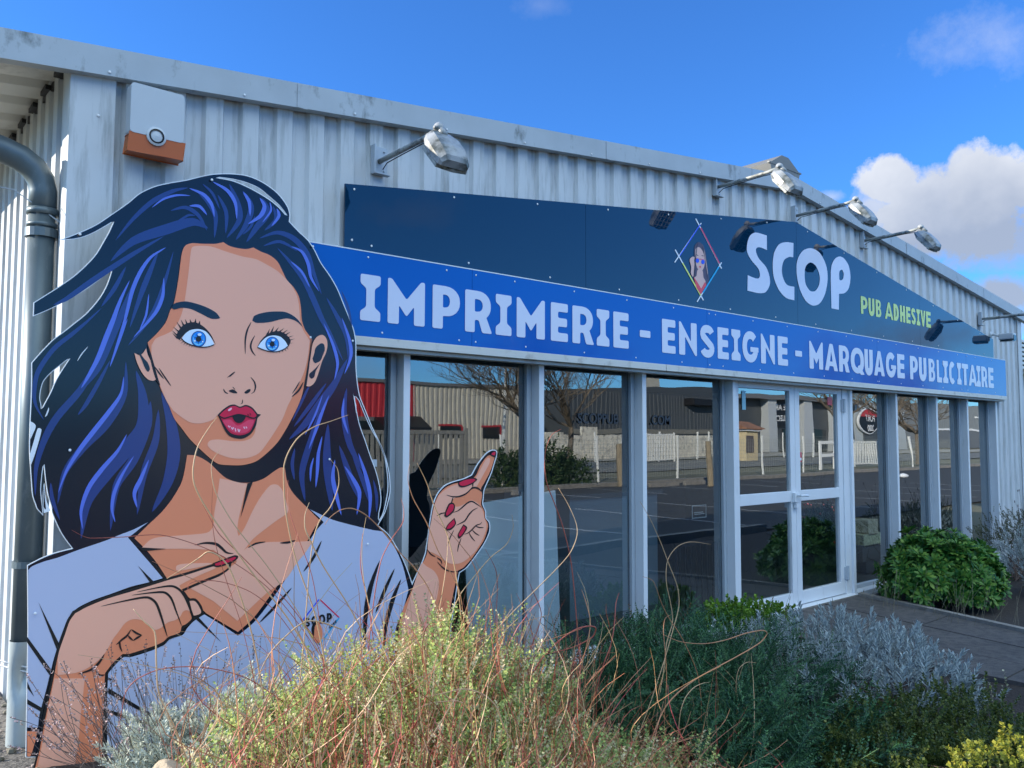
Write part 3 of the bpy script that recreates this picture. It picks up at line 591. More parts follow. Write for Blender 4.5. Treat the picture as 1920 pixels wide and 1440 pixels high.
# ================================================================== WALL LAMPS
LCAP = mat('lamp_shell', (.36, .37, .37), .35, var=.08, vscale=9, dirt=((.07, .075, .06), 9, .46, .68))
LARM = mat('lamp_arm', (.34, .35, .32), .5, var=.15, vscale=20, dirt=((.06, .06, .05), 14, .5, .65))
LDARK = mat('lamp_lens', (.02, .022, .024), .15)
def make_lamp(x, z):
    root = empty('wall_lamp', 'x', 'wall lamp', (x, 0, z), 'floodlights on arms along the gable')
    def b(mb, n, m, **k): o = mb.build(n, m, None, **k); o.parent = root; return o
    mb = MB(); mb.box(-.055, .055, -.014, -.002, -.085, .085); mb.box(-.055, -.045, -.05, -.014, -.085, .085); mb.box(-.055, .055, -.05, -.014, -.092, -.084)
    for sx, sz in ((-.03, -.06), (-.03, .06), (.03, -.06), (.03, .06)): mb.ball((sx, -.017, sz), .008, 6, 4)
    b(mb, 'mounting_plate', ALUG, bevel=.002)
    mb = MB(); mb.tube([(0, -.012, -.005), (0, -.28, .0), (0, -.52, .006), (0, -.615, .018)], .0155, 8); b(mb, 'arm', LARM, smooth=True)
    mb = MB(); mb.ball((0, -.622, .025), .032, 10, 7); mb.tube([(0, -.622, .025), (0, -.65, .0), (0, -.675, -.03)], .020, 8); mb.tube([(-.036, -.628, .02), (.036, -.628, .02)], .012, 8); b(mb, 'joint', LCAP, smooth=True)
    mb = MB(); mb.tube([(.02, -.02, -.05), (.017, -.07, -.024), (.016, -.25, -.016), (.016, -.45, -.010), (.018, -.58, -.012), (.02, -.62, -.04)], .0035, 5); b(mb, 'cable', RUBBER, smooth=True)
    # tapered shell with its long axis sloping down and out
    s = Vector((0, -math.cos(math.radians(46)), -math.sin(math.radians(46)))); nrm = Vector((0, -math.sin(math.radians(46)), math.cos(math.radians(46))))
    o0 = Vector((0, -.60, -.025)); xs = Vector((1, 0, 0))
    rings = [(-.01, .055, -.005, .035), (.02, .085, -.015, .052), (.08, .105, -.025, .060), (.17, .108, -.032, .054), (.245, .098, -.032, .034), (.262, .085, -.030, .012)]
    vs = []; fs = []
    for (d, hw, lo, hi) in rings:
        for (a, c) in ((-1, lo), (-1.0, lo+(hi-lo)*.45), (-.72, hi*.9), (0, hi), (.72, hi*.9), (1.0, lo+(hi-lo)*.45), (1, lo)): vs.append(o0+s*d+xs*(a*hw)+nrm*c)
    n = 7
    for i in range(len(rings)-1):
        for j in range(n-1): fs.append((i*n+j, i*n+j+1, (i+1)*n+j+1, (i+1)*n+j))
    fs.append(tuple(range(n))[::-1]); fs.append(tuple((len(rings)-1)*n+j for j in range(n)))
    mb = MB(); mb.add(vs, fs); b(mb, 'lamp_shell', LCAP)
    mb = MB(); vs = [o0+s*d+xs*a+nrm*c for d, a, c in ((-.005, -.06, -.008), (-.005, .06, -.008), (.08, .110, -.028), (.245, .101, -.036), (.262, .0, -.036), (.245, -.101, -.036), (.08, -.110, -.028))]
    v2 = [p-nrm*.018 for p in vs]; k = len(vs); mb.add(vs+v2, [tuple(range(k)), tuple(reversed(range(k, 2*k)))]+[(i, (i+1) % k, k+(i+1) % k, k+i) for i in range(k)]); b(mb, 'rim', LARM)
    mb = MB()
    for i in range(5): 
        c = o0+s*(.05+.042*i)-nrm*(.045+.006*i*.6)
        mb.tube([c-xs*.08, c+xs*.08], .0035, 4)
    for a in (-.05, 0, .05): mb.tube([o0+s*.03-nrm*.042+xs*a, o0+s*.235-nrm*.060+xs*a], .0035, 4)
    b(mb, 'lamp_grille', LARM)
    mb = MB(); k = [o0+s*d+xs*a-nrm*(.034 if d < .05 else .0555) for d, a in ((.02, -.055), (.02, .055), (.235, .08), (.235, -.08))]; mb.add(k, [(0, 1, 2, 3)]); b(mb, 'lens', LDARK)
    return root
def copy_tree(o, parent=None):
    c = o.copy(); COL.objects.link(c); c.parent = parent
    for ch in o.children: copy_tree(ch, c)
    return c
lp = [(2.55, 3.25, 'moss stained floodlight above the left end of the dark gable sign'),
      (5.96, 3.785, 'floodlight on its arm below the left roof slope, just left of the ridge vent'),
      (7.24, 3.76, 'floodlight on its arm mounted at the peak of the dark gable sign'),
      (8.62, 3.735, 'floodlight on its arm mid way down the right roof slope, seen against the cloud'),
      (11.86, 3.19, 'floodlight cut by the right edge of the photo, only its long arm showing')]
l0 = make_lamp(lp[0][0], lp[0][1]); bpy.context.view_layer.update()
for i, (x, z, lab) in enumerate(lp):
    o = l0 if i == 0 else copy_tree(l0)
    o.location = (x, 0, z); o['label'] = lab

# ================================================================== ALARM, CAMERA, DOWNPIPE
al = empty('alarm_box', 'white burglar alarm siren box with an orange lower strip on the cladding', 'alarm box', (1.27, 0, 3.15))
ABX = (1.135, 1.355); AW = mat('alarm_white', (.50, .53, .55), .35, var=.03); AO = mat('alarm_orange', (.46, .10, .006), .3)
def rr(x0, x1, z0, z1, r, rt=True): return fillet([(x0, z0), (x1, z0), (x1, z1), (x0, z1)], r, 5) if not rt else [(x0, z0), (x1, z0)]+fillet([(x1, z0), (x1, z1), (x0, z1), (x0, z0)], r, 5)[6:18]
aT = onY(247, 148, -.11); aB = onY(343, 303, -.11); 
x0, z1 = float(aT[0]), float(aT[2])-.012; x1, z0 = float(aB[0]), float(aB[2])+.004; zo = z0+.088
mb = MB(); mb.prism(fillet([(x0, zo), (x1, zo), (x1, z1), (x0, z1)], .018, 4), 'y', -.11, -.03); B(mb, 'housing', AW, al, bevel=.006)
mb = MB(); mb.prism([(x0-.004, z0), (x1, z0), (x1+.006, zo-.002), (x0+.002, zo-.002)], 'y', -.108, -.03); B(mb, 'strobe_lens', AO, al, bevel=.005)
cx, cz = (x0+x1)/2-.005, zo+.002
mb = MB(); kk = 24
for r0, r1, ya, mi in ((.046, .036, -.116, 0), (.036, .028, -.1165, 1), (.028, .0, -.117, 0)):
    vs = [(cx+r0*math.cos(2*math.pi*i/kk), ya, cz+r0*math.sin(2*math.pi*i/kk)) for i in range(kk)]+[(cx+r1*math.cos(2*math.pi*i/kk), ya-.004, cz+r1*math.sin(2*math.pi*i/kk)) for i in range(kk)]
    mb.add(vs, [(i, (i+1) % kk, kk+(i+1) % kk, kk+i) for i in range(kk)], mi)
mb.add([(cx+.046*math.cos(2*math.pi*i/kk), y, cz+.046*math.sin(2*math.pi*i/kk)) for y in (-.116, -.09) for i in range(kk)], [(i, kk+i, kk+(i+1) % kk, (i+1) % kk) for i in range(kk)], 0)
B(mb, 'sounder_ring', [AW, RUBBER], al)
mb = MB(); mb.box(x0+.02, x1-.02, -.03, -.001, z0+.02, z1-.02); B(mb, 'back_plate', ALUG, al)

cc = empty('security_camera', 'small white security camera with black lens face at the right end of the facade', 'camera', (12.9, 0, 2.98))
P = onY(1890, 632, -.22); cx, cz = float(P[0]), float(P[2])
mb = MB(); mb.box(cx-.06, cx+.06, -.30, -.12, cz-.035, cz+.05); B(mb, 'housing', AW, cc, bevel=.012)
mb = MB(); mb.box(cx-.05, cx+.05, -.306, -.301, cz-.045, cz+.02); mb.box(cx-.055, cx+.055, -.29, -.14, cz-.06, cz-.036); B(mb, 'lens_face', LDARK, cc)
mb = MB(); mb.tube([(cx, -.12, cz+.02), (cx, -.05, cz+.05), (cx, -.004, cz+.05)], .016, 8); mb.ball((cx, -.012, cz+.05), .035, 10, 6, sc=(1, .4, 1.4)); B(mb, 'bracket', AW, cc)

dp = empty('downpipe', 'grey zinc rainwater downpipe with an elbow at the left corner of the shop', 'drainpipe', (.822, .2, 0))
PX, PY, PR = .822, .20, .060
mb = MB(); mb.tube([(PX, PY, .62), (PX, PY, 2.67)], PR, 20); mb.tube([(PX, PY, 2.65), (PX, PY, 2.68)], PR+.008, 20); mb.tube([(PX, PY, 2.59), (PX, PY, 2.61)], PR+.006, 20)
B(mb, 'pipe', ZINC, dp, smooth=False).data.polygons.foreach_set('use_smooth', [True]*0 or [True]*len(mb.f))
mb = MB(); el = [(PX, PY, 2.67), (PX, PY, 2.765), (PX-.012, PY, 2.82), (PX-.045, PY, 2.87), (PX-.10, PY, 2.908), (PX-.17, PY, 2.93), (PX-.34, PY, 2.965), (XO+.05, PY, 3.01), (XO, PY, 3.10), (XO-.01, PY, 3.30)]
c_ = [Vector(p) for p in el]; mb.tube(c_, PR*1.02, 20); B(mb, 'elbow', ZINC, dp, smooth=True)
mb = MB(); mb.tube([(PX, PY, 2.54), (PX, PY, 2.58)], PR+.011, 20); mb.tube([(PX+PR, PY-.0, 2.56), (XL, PY, 2.56)], .010, 8); B(mb, 'bracket', ZINC, dp)
mb = MB(); mb.tube([(PX, PY, .99), (PX, PY, 1.02)], PR+.008, 20); mb.tube([(PX+PR, PY, 1.0), (XL, PY, 1.0)], .008, 8); B(mb, 'bracket', ZINC, dp)
# dented shoe at the bottom: radius varies
mb = MB(); ks = 20; zs = np.linspace(.0, .66, 16); vs = []; fs = []
for i, z in enumerate(zs):
    for j in range(ks):
        a = 2*math.pi*j/ks; r = PR+.004
        dent = math.exp(-((z-.50)/.07)**2)*max(0, math.cos(a+1.9))**3*.06
        r -= dent; vs.append((PX+r*math.cos(a), PY+r*math.sin(a), z))
for i in range(len(zs)-1):
    for j in range(ks): fs.append((i*ks+j, i*ks+(j+1) % ks, (i+1)*ks+(j+1) % ks, (i+1)*ks+j))
mb.add(vs, fs); B(mb, 'dented_shoe', mat('shoe_zinc', (.42, .47, .47), .4, metal=.2, var=.12, vscale=8), dp, smooth=True)
mb = MB(); mb.tube([(-2.2, .18, 3.12), (-.2, .22, 2.78), (.7, .2, 2.75), (.9, .12, 2.6)], .003, 5); tag(mb.build('overhead_wire', ALUG), 'thin pale wire running behind the downpipe elbow', 'cable')
mb = MB(); mb.tube([(.1, .9, .72), (.6, .5, .6), (PX-.07, .235, .56), (.9, .08, .52)], .004, 5); mb.tube([(.1, .93, .70), (.6, .52, .575), (PX-.06, .228, .535), (.9, .08, .50)], .004, 5); tag(mb.build('lower_cable', CLAD), 'pair of thin white cables crossing low on the side wall', 'cable')
# ================================================================== CUT-OUT PANEL (flat printed board, traced on its own plane)
YP = -.20
cut = empty('cutout_sign', 'giant cut-out board of a surprised dark blue haired pop art woman pointing at the shopfront', 'cutout sign', (1.7, YP, 0))
C_ = lambda n, c, r=.34, s=.4: mat(n, c, r, spec=s)
K_HAIR = C_('print_hair_dark', (.004, .010, .022), .16, .5); K_MID = C_('print_hair_mid', (.022, .050, .20), .2, .5); K_BRI = C_('print_hair_bright', (.11, .18, .68), .22, .5)
K_LIGHT = C_('print_skin_light', (.92, .44, .30)); K_SHADE = C_('print_skin_shade', (.84, .27, .135)); K_BLK = C_('print_black', (.012, .013, .015)); K_SHIRT = C_('print_shirt', (.48, .52, .68))
K_WHITE = C_('print_white', (.80, .83, .86)); K_RED = C_('print_lip_red', srgb(214, 36, 70)); K_RED2 = C_('print_lip_light', srgb(232, 70, 100)); K_PINK = C_('print_pink', srgb(250, 190, 205)); K_EYEW = C_('print_eye_white', srgb(222, 238, 255)); K_IR1 = C_('print_iris', srgb(30, 140, 235)); K_IR2 = C_('print_iris_light', srgb(120, 210, 255)); K_IR0 = C_('print_iris_rim', srgb(16, 60, 120))
K_BACK = mat('board_back', (.03, .032, .035), .5)
MA = [K_HAIR, K_MID, K_BRI, K_LIGHT, K_SHADE, K_BLK, K_SHIRT, K_WHITE, K_RED, K_RED2, K_PINK, K_EYEW, K_IR1, K_IR2, K_IR0, EM[1], EM[2], EM[3], EM[4]]
HAIR, MID, BRI, LIGHT, SHADE, BLK, SHIRT, WHT, RED, RED2, PNK, EW, I1, I2, I0, E1, E2, E3, E4 = range(19)
OUT = P_('111,450* 150,435 180,421 210,401 240,380 262,362 290,349 320,342 350,337 378,330 400,326 430,325 460,328 485,337 505,349 520,361 532,375 541,390 544,403 543,415* 560,433 578,450 590,468 602,492 620,518 633,541 645,570 655,595 664,619 668,645 668,682 670,712 675,742 686,770 698,800 713,831 724,859 730,885 732,905 732,924 727,946 722,962 709,985* 718,992 728,1001 738,1015 748,1032 758,1052 767,1075 773,1093* 782,1074 790,1057 797,1037 799,1024 801.6,1008 805.5,979 811,948 819,927 832,911 848,903 869,897 884,890* 895,870 908,853 916,846 924,843 931,845 932,853 928,867 922,887 911,912* 908,921 907,933 906,945 911,958 912,971 918,979 919,995 912,1013 903,1028 885,1053 874,1066 862,1074* 859,1090 855,1117 851,1143 846,1180 840,1420* 48,1420* 50,1300* 52,1180* 51,1060* 60,1055 82,1044 107,1035 135,1028* 125,1015 115,1000 105,980 97,960 96,950 90,930 86,907 82,870* 79,892 77,920 80,950 81,967* 70,955 66,945 61,930 59,910 57,880 55,850 55,825 56,790 58,750 59,712 59,680* 72,665 86,650 100,636 120,621 140,605 160,589 180,567 192,550 202,530 212,499* 200,513 185,526 155,547 120,566 100,577 80,586 62,593* 63,567* 87,552 112,536 140,516 162,496 180,476 195,451 205,433 213,415* 195,426 175,437 155,445 135,449')
HOLES = [P_('665,742* 673,752 681,772 696,805 711,832 721,858 725,882 727,905 726,925 720,955 716,967 710,976* 711,962 714,948 715,932 711,905 705,882 695,855 685,825 675,797 669,770'),
         P_('404,332* 435,336 460,342 485,353 505,369 522,384 532,396 538,405* 526,391 510,377 485,361 460,348 435,338'),
         P_('131,671* 112,686 95,700 82,715 77,730 75,747 77,757 78,767* 87,750 95,735 105,712 117,692')]
out_s = smooth(OUT); holes_s = [smooth(h) for h in HOLES]
def area(p): return sum(p[i-1][0]*p[i][1]-p[i][0]*p[i-1][1] for i in range(len(p)))/2
def inset(p, d):
    """shift an outline inwards (d > 0) by d photo pixels"""
    s_ = 1 if area(p) > 0 else -1; n = len(p); r = []
    for i in range(n):
        a, b, c = p[i-1], p[i], p[(i+1) % n]
        u = Vector((b[0]-a[0], b[1]-a[1])); v = Vector((c[0]-b[0], c[1]-b[1]))
        if u.length < 1e-6 or v.length < 1e-6: r.append(b[:2]); continue
        u.normalize(); v.normalize(); n1 = Vector((-u.y, u.x))*s_; n2 = Vector((-v.y, v.x))*s_
        m_ = n1+n2; k = 1+n1.dot(n2)
        m_ = n1 if k < .25 else m_/k
        r.append((b[0]+m_.x*d, b[1]+m_.y*d))
    return r
# board with real thickness
mb = MB(); mp0 = pxm(YP)
sheet(mb, out_s, holes_s, mp0, 0)
def off(p): q = mp0(*p); return (q[0], q[1]+.004, q[2])
nf = len(mb.f); bk = MB(); sheet(bk, out_s, holes_s, lambda x, y: off((x, y)), 0)
mb.add([Vector(v) for v in bk.v], [tuple(reversed(f)) for f in bk.f], 1)
for loop in [out_s]+holes_s:
    k = len(loop); vs = [mp0(*p[:2]) for p in loop]+[off(p) for p in loop]
    mb.add(vs, [(i, (i+1) % k, k+(i+1) % k, k+i) for i in range(k)], 0)
B(mb, 'board', [K_WHITE, K_BACK], cut)
mb = MB()   # battens and stand-off brackets behind the board
for z in (1.45, .75): mb.box(1.0, 2.45, YP+.006, YP+.03, z-.02, z+.02)
for x in (1.12, 1.6, 2.3):
    for z in (1.45, .75): mb.box(x-.015, x+.015, YP+.03, -.004, z-.015, z+.015)
mb.box(1.4, 1.44, YP+.006, YP+.03, .3, 2.2); B(mb, 'batten', ALUG, cut)

class Art:
    def __init__(s, base): s.mb = MB(); s.base = base; s.c = 0
    def lay(s, l): s.c += 1; return pxm(YP-.0011*(s.base+l+.0095*s.c))
    def fill(s, pts, c, lay=0, holes=()):
        q = smooth(P_(pts)) if isinstance(pts, str) else pts
        sheet(s.mb, q, [smooth(P_(h)) if isinstance(h, str) else h for h in holes], s.lay(lay), c); return s
    def st(s, pts, w, c=BLK, lay=0, taper='both'):
        q = P_(pts) if isinstance(pts, str) else pts
        sheet(s.mb, stroke([p[:2] for p in q], w, taper), [], s.lay(lay), c); return s
    def done(s, name, parent=cut):
        o = s.mb.build(name, MA, None)
        o.parent = parent
        if parent is cut: o.matrix_parent_inverse = Matrix.Translation(cut.location).inverted()
        return o
# --- hair and general dark outline
A = Art(1); A.fill(inset(out_s, 1.6), HAIR, 0, [inset(h, -1.5) for h in holes_s])
for s_, w in (('217,450 250,410 287,377 325,358 352,352', 11), ('207,490 250,452 312,430 362,416 390,428', 24), ('100,572 125,560 175,525 250,476 307,443', 13), ('372,362 390,378 404,405 402,446', 12), ('408,365 424,398 423,438', 9), ('430,345 445,380 449,412 425,446', 14),
              ('455,358 471,387 462,420 442,450', 14), ('492,372 502,398 482,425 462,454', 15), ('512,386 517,412 496,432', 9), ('486,447 520,436 550,447 575,475 588,512 603,552', 13), ('494,461 525,453 558,471', 7), ('520,465 543,490 570,525 587,560 603,597 622,632 643,676', 13),
              ('612,558 633,595 650,632 655,690', 11), ('652,672 627,720 602,755 572,795 542,824', 20), ('612,718 582,760 551,800', 9), ('650,728 645,775 657,837 687,890', 15), ('600,768 583,825 566,887 572,940', 15), ('615,795 613,850 616,900 623,958', 20),
              ('636,835 657,895 676,940', 14), ('660,850 680,900 696,950', 10), ('190,578 163,603 137,625 100,655 70,700 64,740 68,762 82,787', 11), ('205,640 190,668 150,732 107,782 83,825 68,875 66,930', 17), ('207,675 185,717 160,760 146,778', 10),
              ('236,678 233,740 200,795 155,840 121,887 108,945', 19), ('255,695 267,740 267,800 237,842 200,887 165,940 152,1010', 34), ('282,752 278,795 250,862 218,912 207,995', 22), ('297,768 292,825 270,887 257,965', 18), ('303,735 320,790 326,850 314,905 285,960', 30),
              ('325,472 310,525 292,575 270,612 240,648', 10), ('297,470 280,512 265,550 243,615', 13), ('262,510 240,560 215,620 185,690 155,730', 16), ('312,430 352,404 366,404', 5), ('320,395 348,389 372,404 388,432', 9), ('380,345 398,362 412,392', 6),
              ('585,712 566,752 548,790', 6), ('640,545 652,575 660,612', 6), ('236,500 215,540 190,575', 10), ('455,440 470,425 478,405', 6), ('700,900 706,930 706,960', 7), ('553,840 548,870 552,900', 8), ('95,905 98,935 112,975', 9)): A.st(s_, w*.80, MID, 1)
for s_, w in (('285,389 307,373 332,366 357,367', 4.5), ('355,353 382,365 397,384 402,407', 7.5), ('355,386 374,387 388,403', 6), ('399,341 426,357 441,380 444,411', 7.5), ('456,360 467,378 469,405', 7), ('487,371 496,387 488,405 465,420', 9), ('506,379 508,395 492,417', 4), ('519,391 523,405 509,424', 6.5),
              ('311,464 282,483 262,512 248,545 234,600 213,662', 8.5), ('243,526 226,562 212,600 200,630 183,673 163,710 152,728', 11), ('307,521 305,555 291,587 250,633', 8), ('279,551 274,590 262,618', 4.5), ('239,598 221,645 206,688', 5.5), ('546,462 566,472 578,495 583,520 598,546', 7), ('545,490 566,510 581,539', 5),
              ('607,606 625,648 633,682 627,712', 6.5), ('641,596 655,637 658,667 646,701', 7), ('617,741 603,775 592,807 579,842', 7), ('645,746 643,780 653,814', 6), ('604,818 597,850 595,882 592,914', 7), ('588,858 583,878 582,903', 4.5), ('628,862 624,895 631,930 640,966', 9), ('646,874 663,900 674,925 669,965', 9),
              ('672,850 686,892 694,930 692,974', 8.5), ('232,706 227,738 206,770 176,808 150,842 125,882 109,924', 10), ('238,814 221,845 191,880 166,915 152,958 155,992', 9.5), ('251,855 228,892 214,925 210,955 216,979', 7.5), ('279,862 264,898 252,925 257,952', 9), ('605,740 590,780 572,815', 4)): A.st(s_, w*.88, BRI, 2)
# printed white gaps
A.fill('56,789* 67,798 61,815 57,824*', WHT, 3); A.fill('71,803 78,806 66,850 58,872* 56,852* 64,825', WHT, 3); A.st('165,650 153,664 145,677', 1.6, WHT, 3); A.fill('91,764* 84,782* 88,779 92,768', WHT, 3); A.fill('83,905 86,935 95,958* 82,962* 80,930', WHT, 3); A.fill('82,912 84,935 86,955 82,950', HAIR, 4)
A.fill('662,738* 668,760 668,775*', WHT, 3); A.done('hair')
# --- shirt
A = Art(4)
A.fill('53,1069* 60,1062 82,1053 107,1046 150,1030 200,1013 224,1003 250,993 278,979* 262,991 250,1001 240,1008* 265,1037 285,1060 305,1084* 282,1091 245,1100 212,1112 175,1125 150,1137 135,1148* 126,1162 119,1180 111,1202 101,1235 94,1262 86,1295 74,1340 71,1364* 51,1364* 53,1200* 53,1100*', SHIRT)
A.fill('581,955* 600,964 625,975 662,985 700,994 717,997 727,1007 744,1034 756,1064 766,1106* 758,1135 749,1160 742,1180 738,1440* 201,1440* 201,1300* 203,1262* 217,1246 232,1232 245,1232 275,1223 300,1213 318,1198 342,1191 351,1178 362,1166 370,1160 383,1152* 422,1176 446,1192* 476,1167 508,1127 533,1090 557,1054 577,1020 592,996 607,979* 596,968', SHIRT)
A.fill('51,1371* 70,1371* 66,1390 57,1418 51,1418*', SHADE)
for t_ in ('72,1129* 110,1205* 106,1217*', '51,1194* 95,1254* 93,1266* 51,1205*', '51,1278* 64,1306* 51,1290*', '51,1311* 80,1328* 78,1335* 51,1320*', '259,1061* 288,1090* 281,1092*', '366,1160* 373,1158* 416,1205*', '203,1290* 300,1348* 320,1362* 296,1352* 203,1300*', '203,1330* 287,1358* 300,1366* 280,1362* 203,1337*', '203,1270* 215,1276* 203,1274*'): A.fill(t_, BLK, 1)
for s_, w in (('603,1014 588,1045 569,1072', 5), ('547,1102 518,1135 486,1168', 5), ('712,1051 695,1100 686,1150 682,1240', 9), ('740,1066 720,1110 704,1150', 6), ('752,1086 738,1120 724,1170 718,1230', 8)): A.st(s_, w, BLK, 1)
# chest emblem
Y_ = 1; A.st('566,1165 598,1124', 2, E1, 1, 'none').st('600,1124 636,1158', 2, E2, 1, 'none').st('566,1168 598,1208', 2, E3, 1, 'none').st('636,1158 600,1208', 2, E4, 1, 'none')
A.fill('586,1172 594,1164 602,1174 605,1192 598,1206 588,1200', SHADE, 1).fill('584,1180 588,1168 594,1164 590,1176 588,1196', BLK, 2)
for ch, x0_, x1_, yb_, hh in (('S', 570.5, 581.5, 1175, 17), ('C', 584, 595.5, 1172, 17), ('O', 598, 610, 1169, 17), ('P', 613, 622.5, 1166.5, 17)):
    for o_, hs_ in glyph(ch, x1_-x0_, hh, 3.6, 3.4): A.fill([(x0_+u[0], yb_-u[1]) for u in o_], BLK, 3, [[(x0_+u[0], yb_-u[1]) for u in h_] for h_ in hs_])
for j_, ch in enumerate('SIVE'):
    for o_, hs_ in glyph(ch, 3.4, 5.5, 1.1, 1): A.fill([(617+j_*3.7+u[0], 1180-j_*3.6-u[1]+u[0]*-.6) for u in o_], BLK, 3)
A.done('shirt')
# --- neck and chest
A = Art(4)
A.fill('351,853* 342,900 325,932 305,958 278,984 252,1009* 275,1032 295,1057 314,1086* 345,1112 387,1150* 446,1185* 474,1160 505,1119 531,1083 556,1045 577,1013 591,988 601,977* 574,950 550,925 539,905 534,877* 525,877 512,885 495,897 475,904 450,905 425,897 410,885 395,870 380,860 366,854', SHADE)
A.fill('412,897* 428,900 450,905 464,907* 460,920 454,945 447,975 445,995 447,1005* 452,1000 460,987 475,955 490,930 507,910 520,909 530,920 537,942 540,960 520,975 500,990 475,1010 457,1032* 465,1026 490,1018 512,1016 550,1016 587,1014* 572,1037 557,1055 535,1087 500,1112 445,1164* 400,1127* 357,1103* 425,1067 444,1052 420,1045 400,1031* 350,1029 300,1029 266,1027* 282,1012 300,1007 375,1001 392,997 400,985 402,960 407,932', LIGHT, 1)
A.fill('331,1061 345,1057 398,1056 370,1064 332,1070', LIGHT, 1)
A.fill('464,906* 474,904* 466,925 451,971*', BLK, 2)
A.st('365,1022 385,1018 405,1020 415,1027 425,1036 438,1038', 5, BLK, 2).st('465,1027 480,1019 498,1016', 3, BLK, 2).st('525,1018 540,1017 555,1013', 4, BLK, 2).fill('260,1026* 275,1027 312,1029* 275,1033 266,1032*', BLK, 2)
A.done('chest')
# --- face
A = Art(5)
A.fill('341,475 347,461 360,456 380,457 405,457 419,454* 430,461 445,465 462,467 475,464* 490,472 505,478 520,490 529,507 538,525 550,538 560,555 564,575 566,600 572,618 580,629 585,636* 582,665 577,695 571,720 565,745 557,765 547,785 535,807 520,830 500,850 480,865 455,872 430,872 410,870 395,860 375,842 355,822 340,802 327,785 317,761 304,735 297,717 290,690 282,665 277,642* 297,622 311,604 319,582* 325,572 330,550 335,520 338,495', SHADE)
A.fill('357,477 360,464 370,461 395,462 425,472 455,481 480,486 500,496 520,508 536,523 547,536 557,555 561,576 563,602 569,620 581,638* 578,665 572,692 563,715 550,741 540,760 530,785 515,810 500,832 485,850 462,859 435,859 412,852 396,843 389,834 394,826 410,824 435,827 455,827 470,822 477,813 480,802* 440,790* 407,779* 402,785 392,790 375,794 357,792 340,782 325,770* 314,755 304,733 297,714 291,692 284,665 284,648* 292,635 310,627 322,621* 334,604 341,587 346,565 350,537 354,505', LIGHT, 1)
for s_, w in (('471,604 464,618 460,637 460,664', 3), ('478,629 472,640 470,650 473,659 479,667', 3), ('426,708 440,697', 1.4), ('430,707 441,697', 1.4), ('419,729 422,735 428,738', 2), ('470,707 477,716 479,726 476,735 471,738', 2.6), ('436,725 441,731', 1.2), ('455,749 454,756 451,758', 1.6),
              ('569,716 560,732 547,744', 3.2), ('562,715 556,726 548,738', 2), ('298,690 309,707 321,724', 2.4), ('289,686 299,700 307,710', 2.4)): A.st(s_, w, BLK, 2)
A.fill('429,733 436,730 442,733 445,737 437,737', BLK, 2).fill('458,736 465,730 470,730 468,735 462,738', BLK, 2)
A.st('584,634 581,665 577,695 572,725', 4.5, BLK, 2, 'start').st('277,645 285,678 294,710 300,722', 5, BLK, 2)
A.done('face')
A = Art(7); A.fill('321,577* 327,569 347,565 367,569 387,576 405,586 413,596* 407,598 395,597 375,587 357,579 340,577 327,580', HAIR); A.done('eyebrow')
A = Art(7); A.fill('473,601* 477,592 495,586 515,584 535,585 550,592 560,601 568,613* 555,602 540,597 525,599 510,603 495,605 480,605', HAIR); A.done('eyebrow')
def eye(white, lash, tips, low, c, r, lid):
    A = Art(7); A.fill(lash, BLK); A.fill(white, EW, 1)
    for bx, by, tx, ty in tips: A.fill([(bx-2.6, by+1), (bx+2.6, by+1.5), (tx, ty)], BLK)
    for bx, by, tx, ty in low: A.fill([(bx-.9, by), (bx+.9, by), (tx, ty)], BLK)
    circ = lambda k, dx=0, dy=0, e=1.06: [(c[0]+dx+r*k*math.cos(a), c[1]+dy+r*k*e*math.sin(a)) for a in np.linspace(0, 2*math.pi, 25)[:-1]]
    A.fill(circ(1), I0, 2); A.fill(circ(.9), I1, 3); A.fill(circ(.72, -.5, 1.5), I2, 4); A.fill(circ(.62, 0, -.6), I1, 5); A.fill(circ(.36), BLK, 6)
    A.fill(circ(.26, 2, -r*.58, .7), EW, 7); A.fill(circ(.13, -r*.5, r*.25), EW, 7); A.fill(circ(.10, r*.55, r*.35), EW, 7)
    for k in (.2, 1.4, 2.5, 3.4, 4.2, 5.2): A.fill([(c[0]+r*.36*math.cos(k), c[1]+r*.36*math.sin(k)), (c[0]+r*.36*math.cos(k+.3), c[1]+r*.36*math.sin(k+.3)), (c[0]+r*.8*math.cos(k+.15), c[1]+r*.8*math.sin(k+.15))], I0, 6)
    A.st(lid, 1.3, BLK, 2, 'none'); A.done('eye')
eye('341,634* 347,626 357,619 372,617 385,621 395,632 402,646* 390,650 375,650.5 360,647 347,641', '336,638* 331,628 341,612 351,606 365,604 377,609 388,618 397,630 405,647* 396,633 385,621 372,617 357,619 347,626',
    [(334, 634, 323, 624), (334, 629, 322, 619), (337, 622, 324, 612), (341, 616, 331, 603), (346, 612, 339, 599), (352, 609, 347, 598), (359, 606, 356, 598), (366, 606, 367, 597), (373, 608, 375, 601)],
    [(342, 636, 335, 641), (345, 639, 338, 645), (349, 641, 343, 648), (353, 643, 348, 649), (357, 645, 354, 651), (361, 647, 359, 652)], (372.3, 635.5), 14.2, '340,634 347,641 360,647 375,650.5 390,650 402,646')
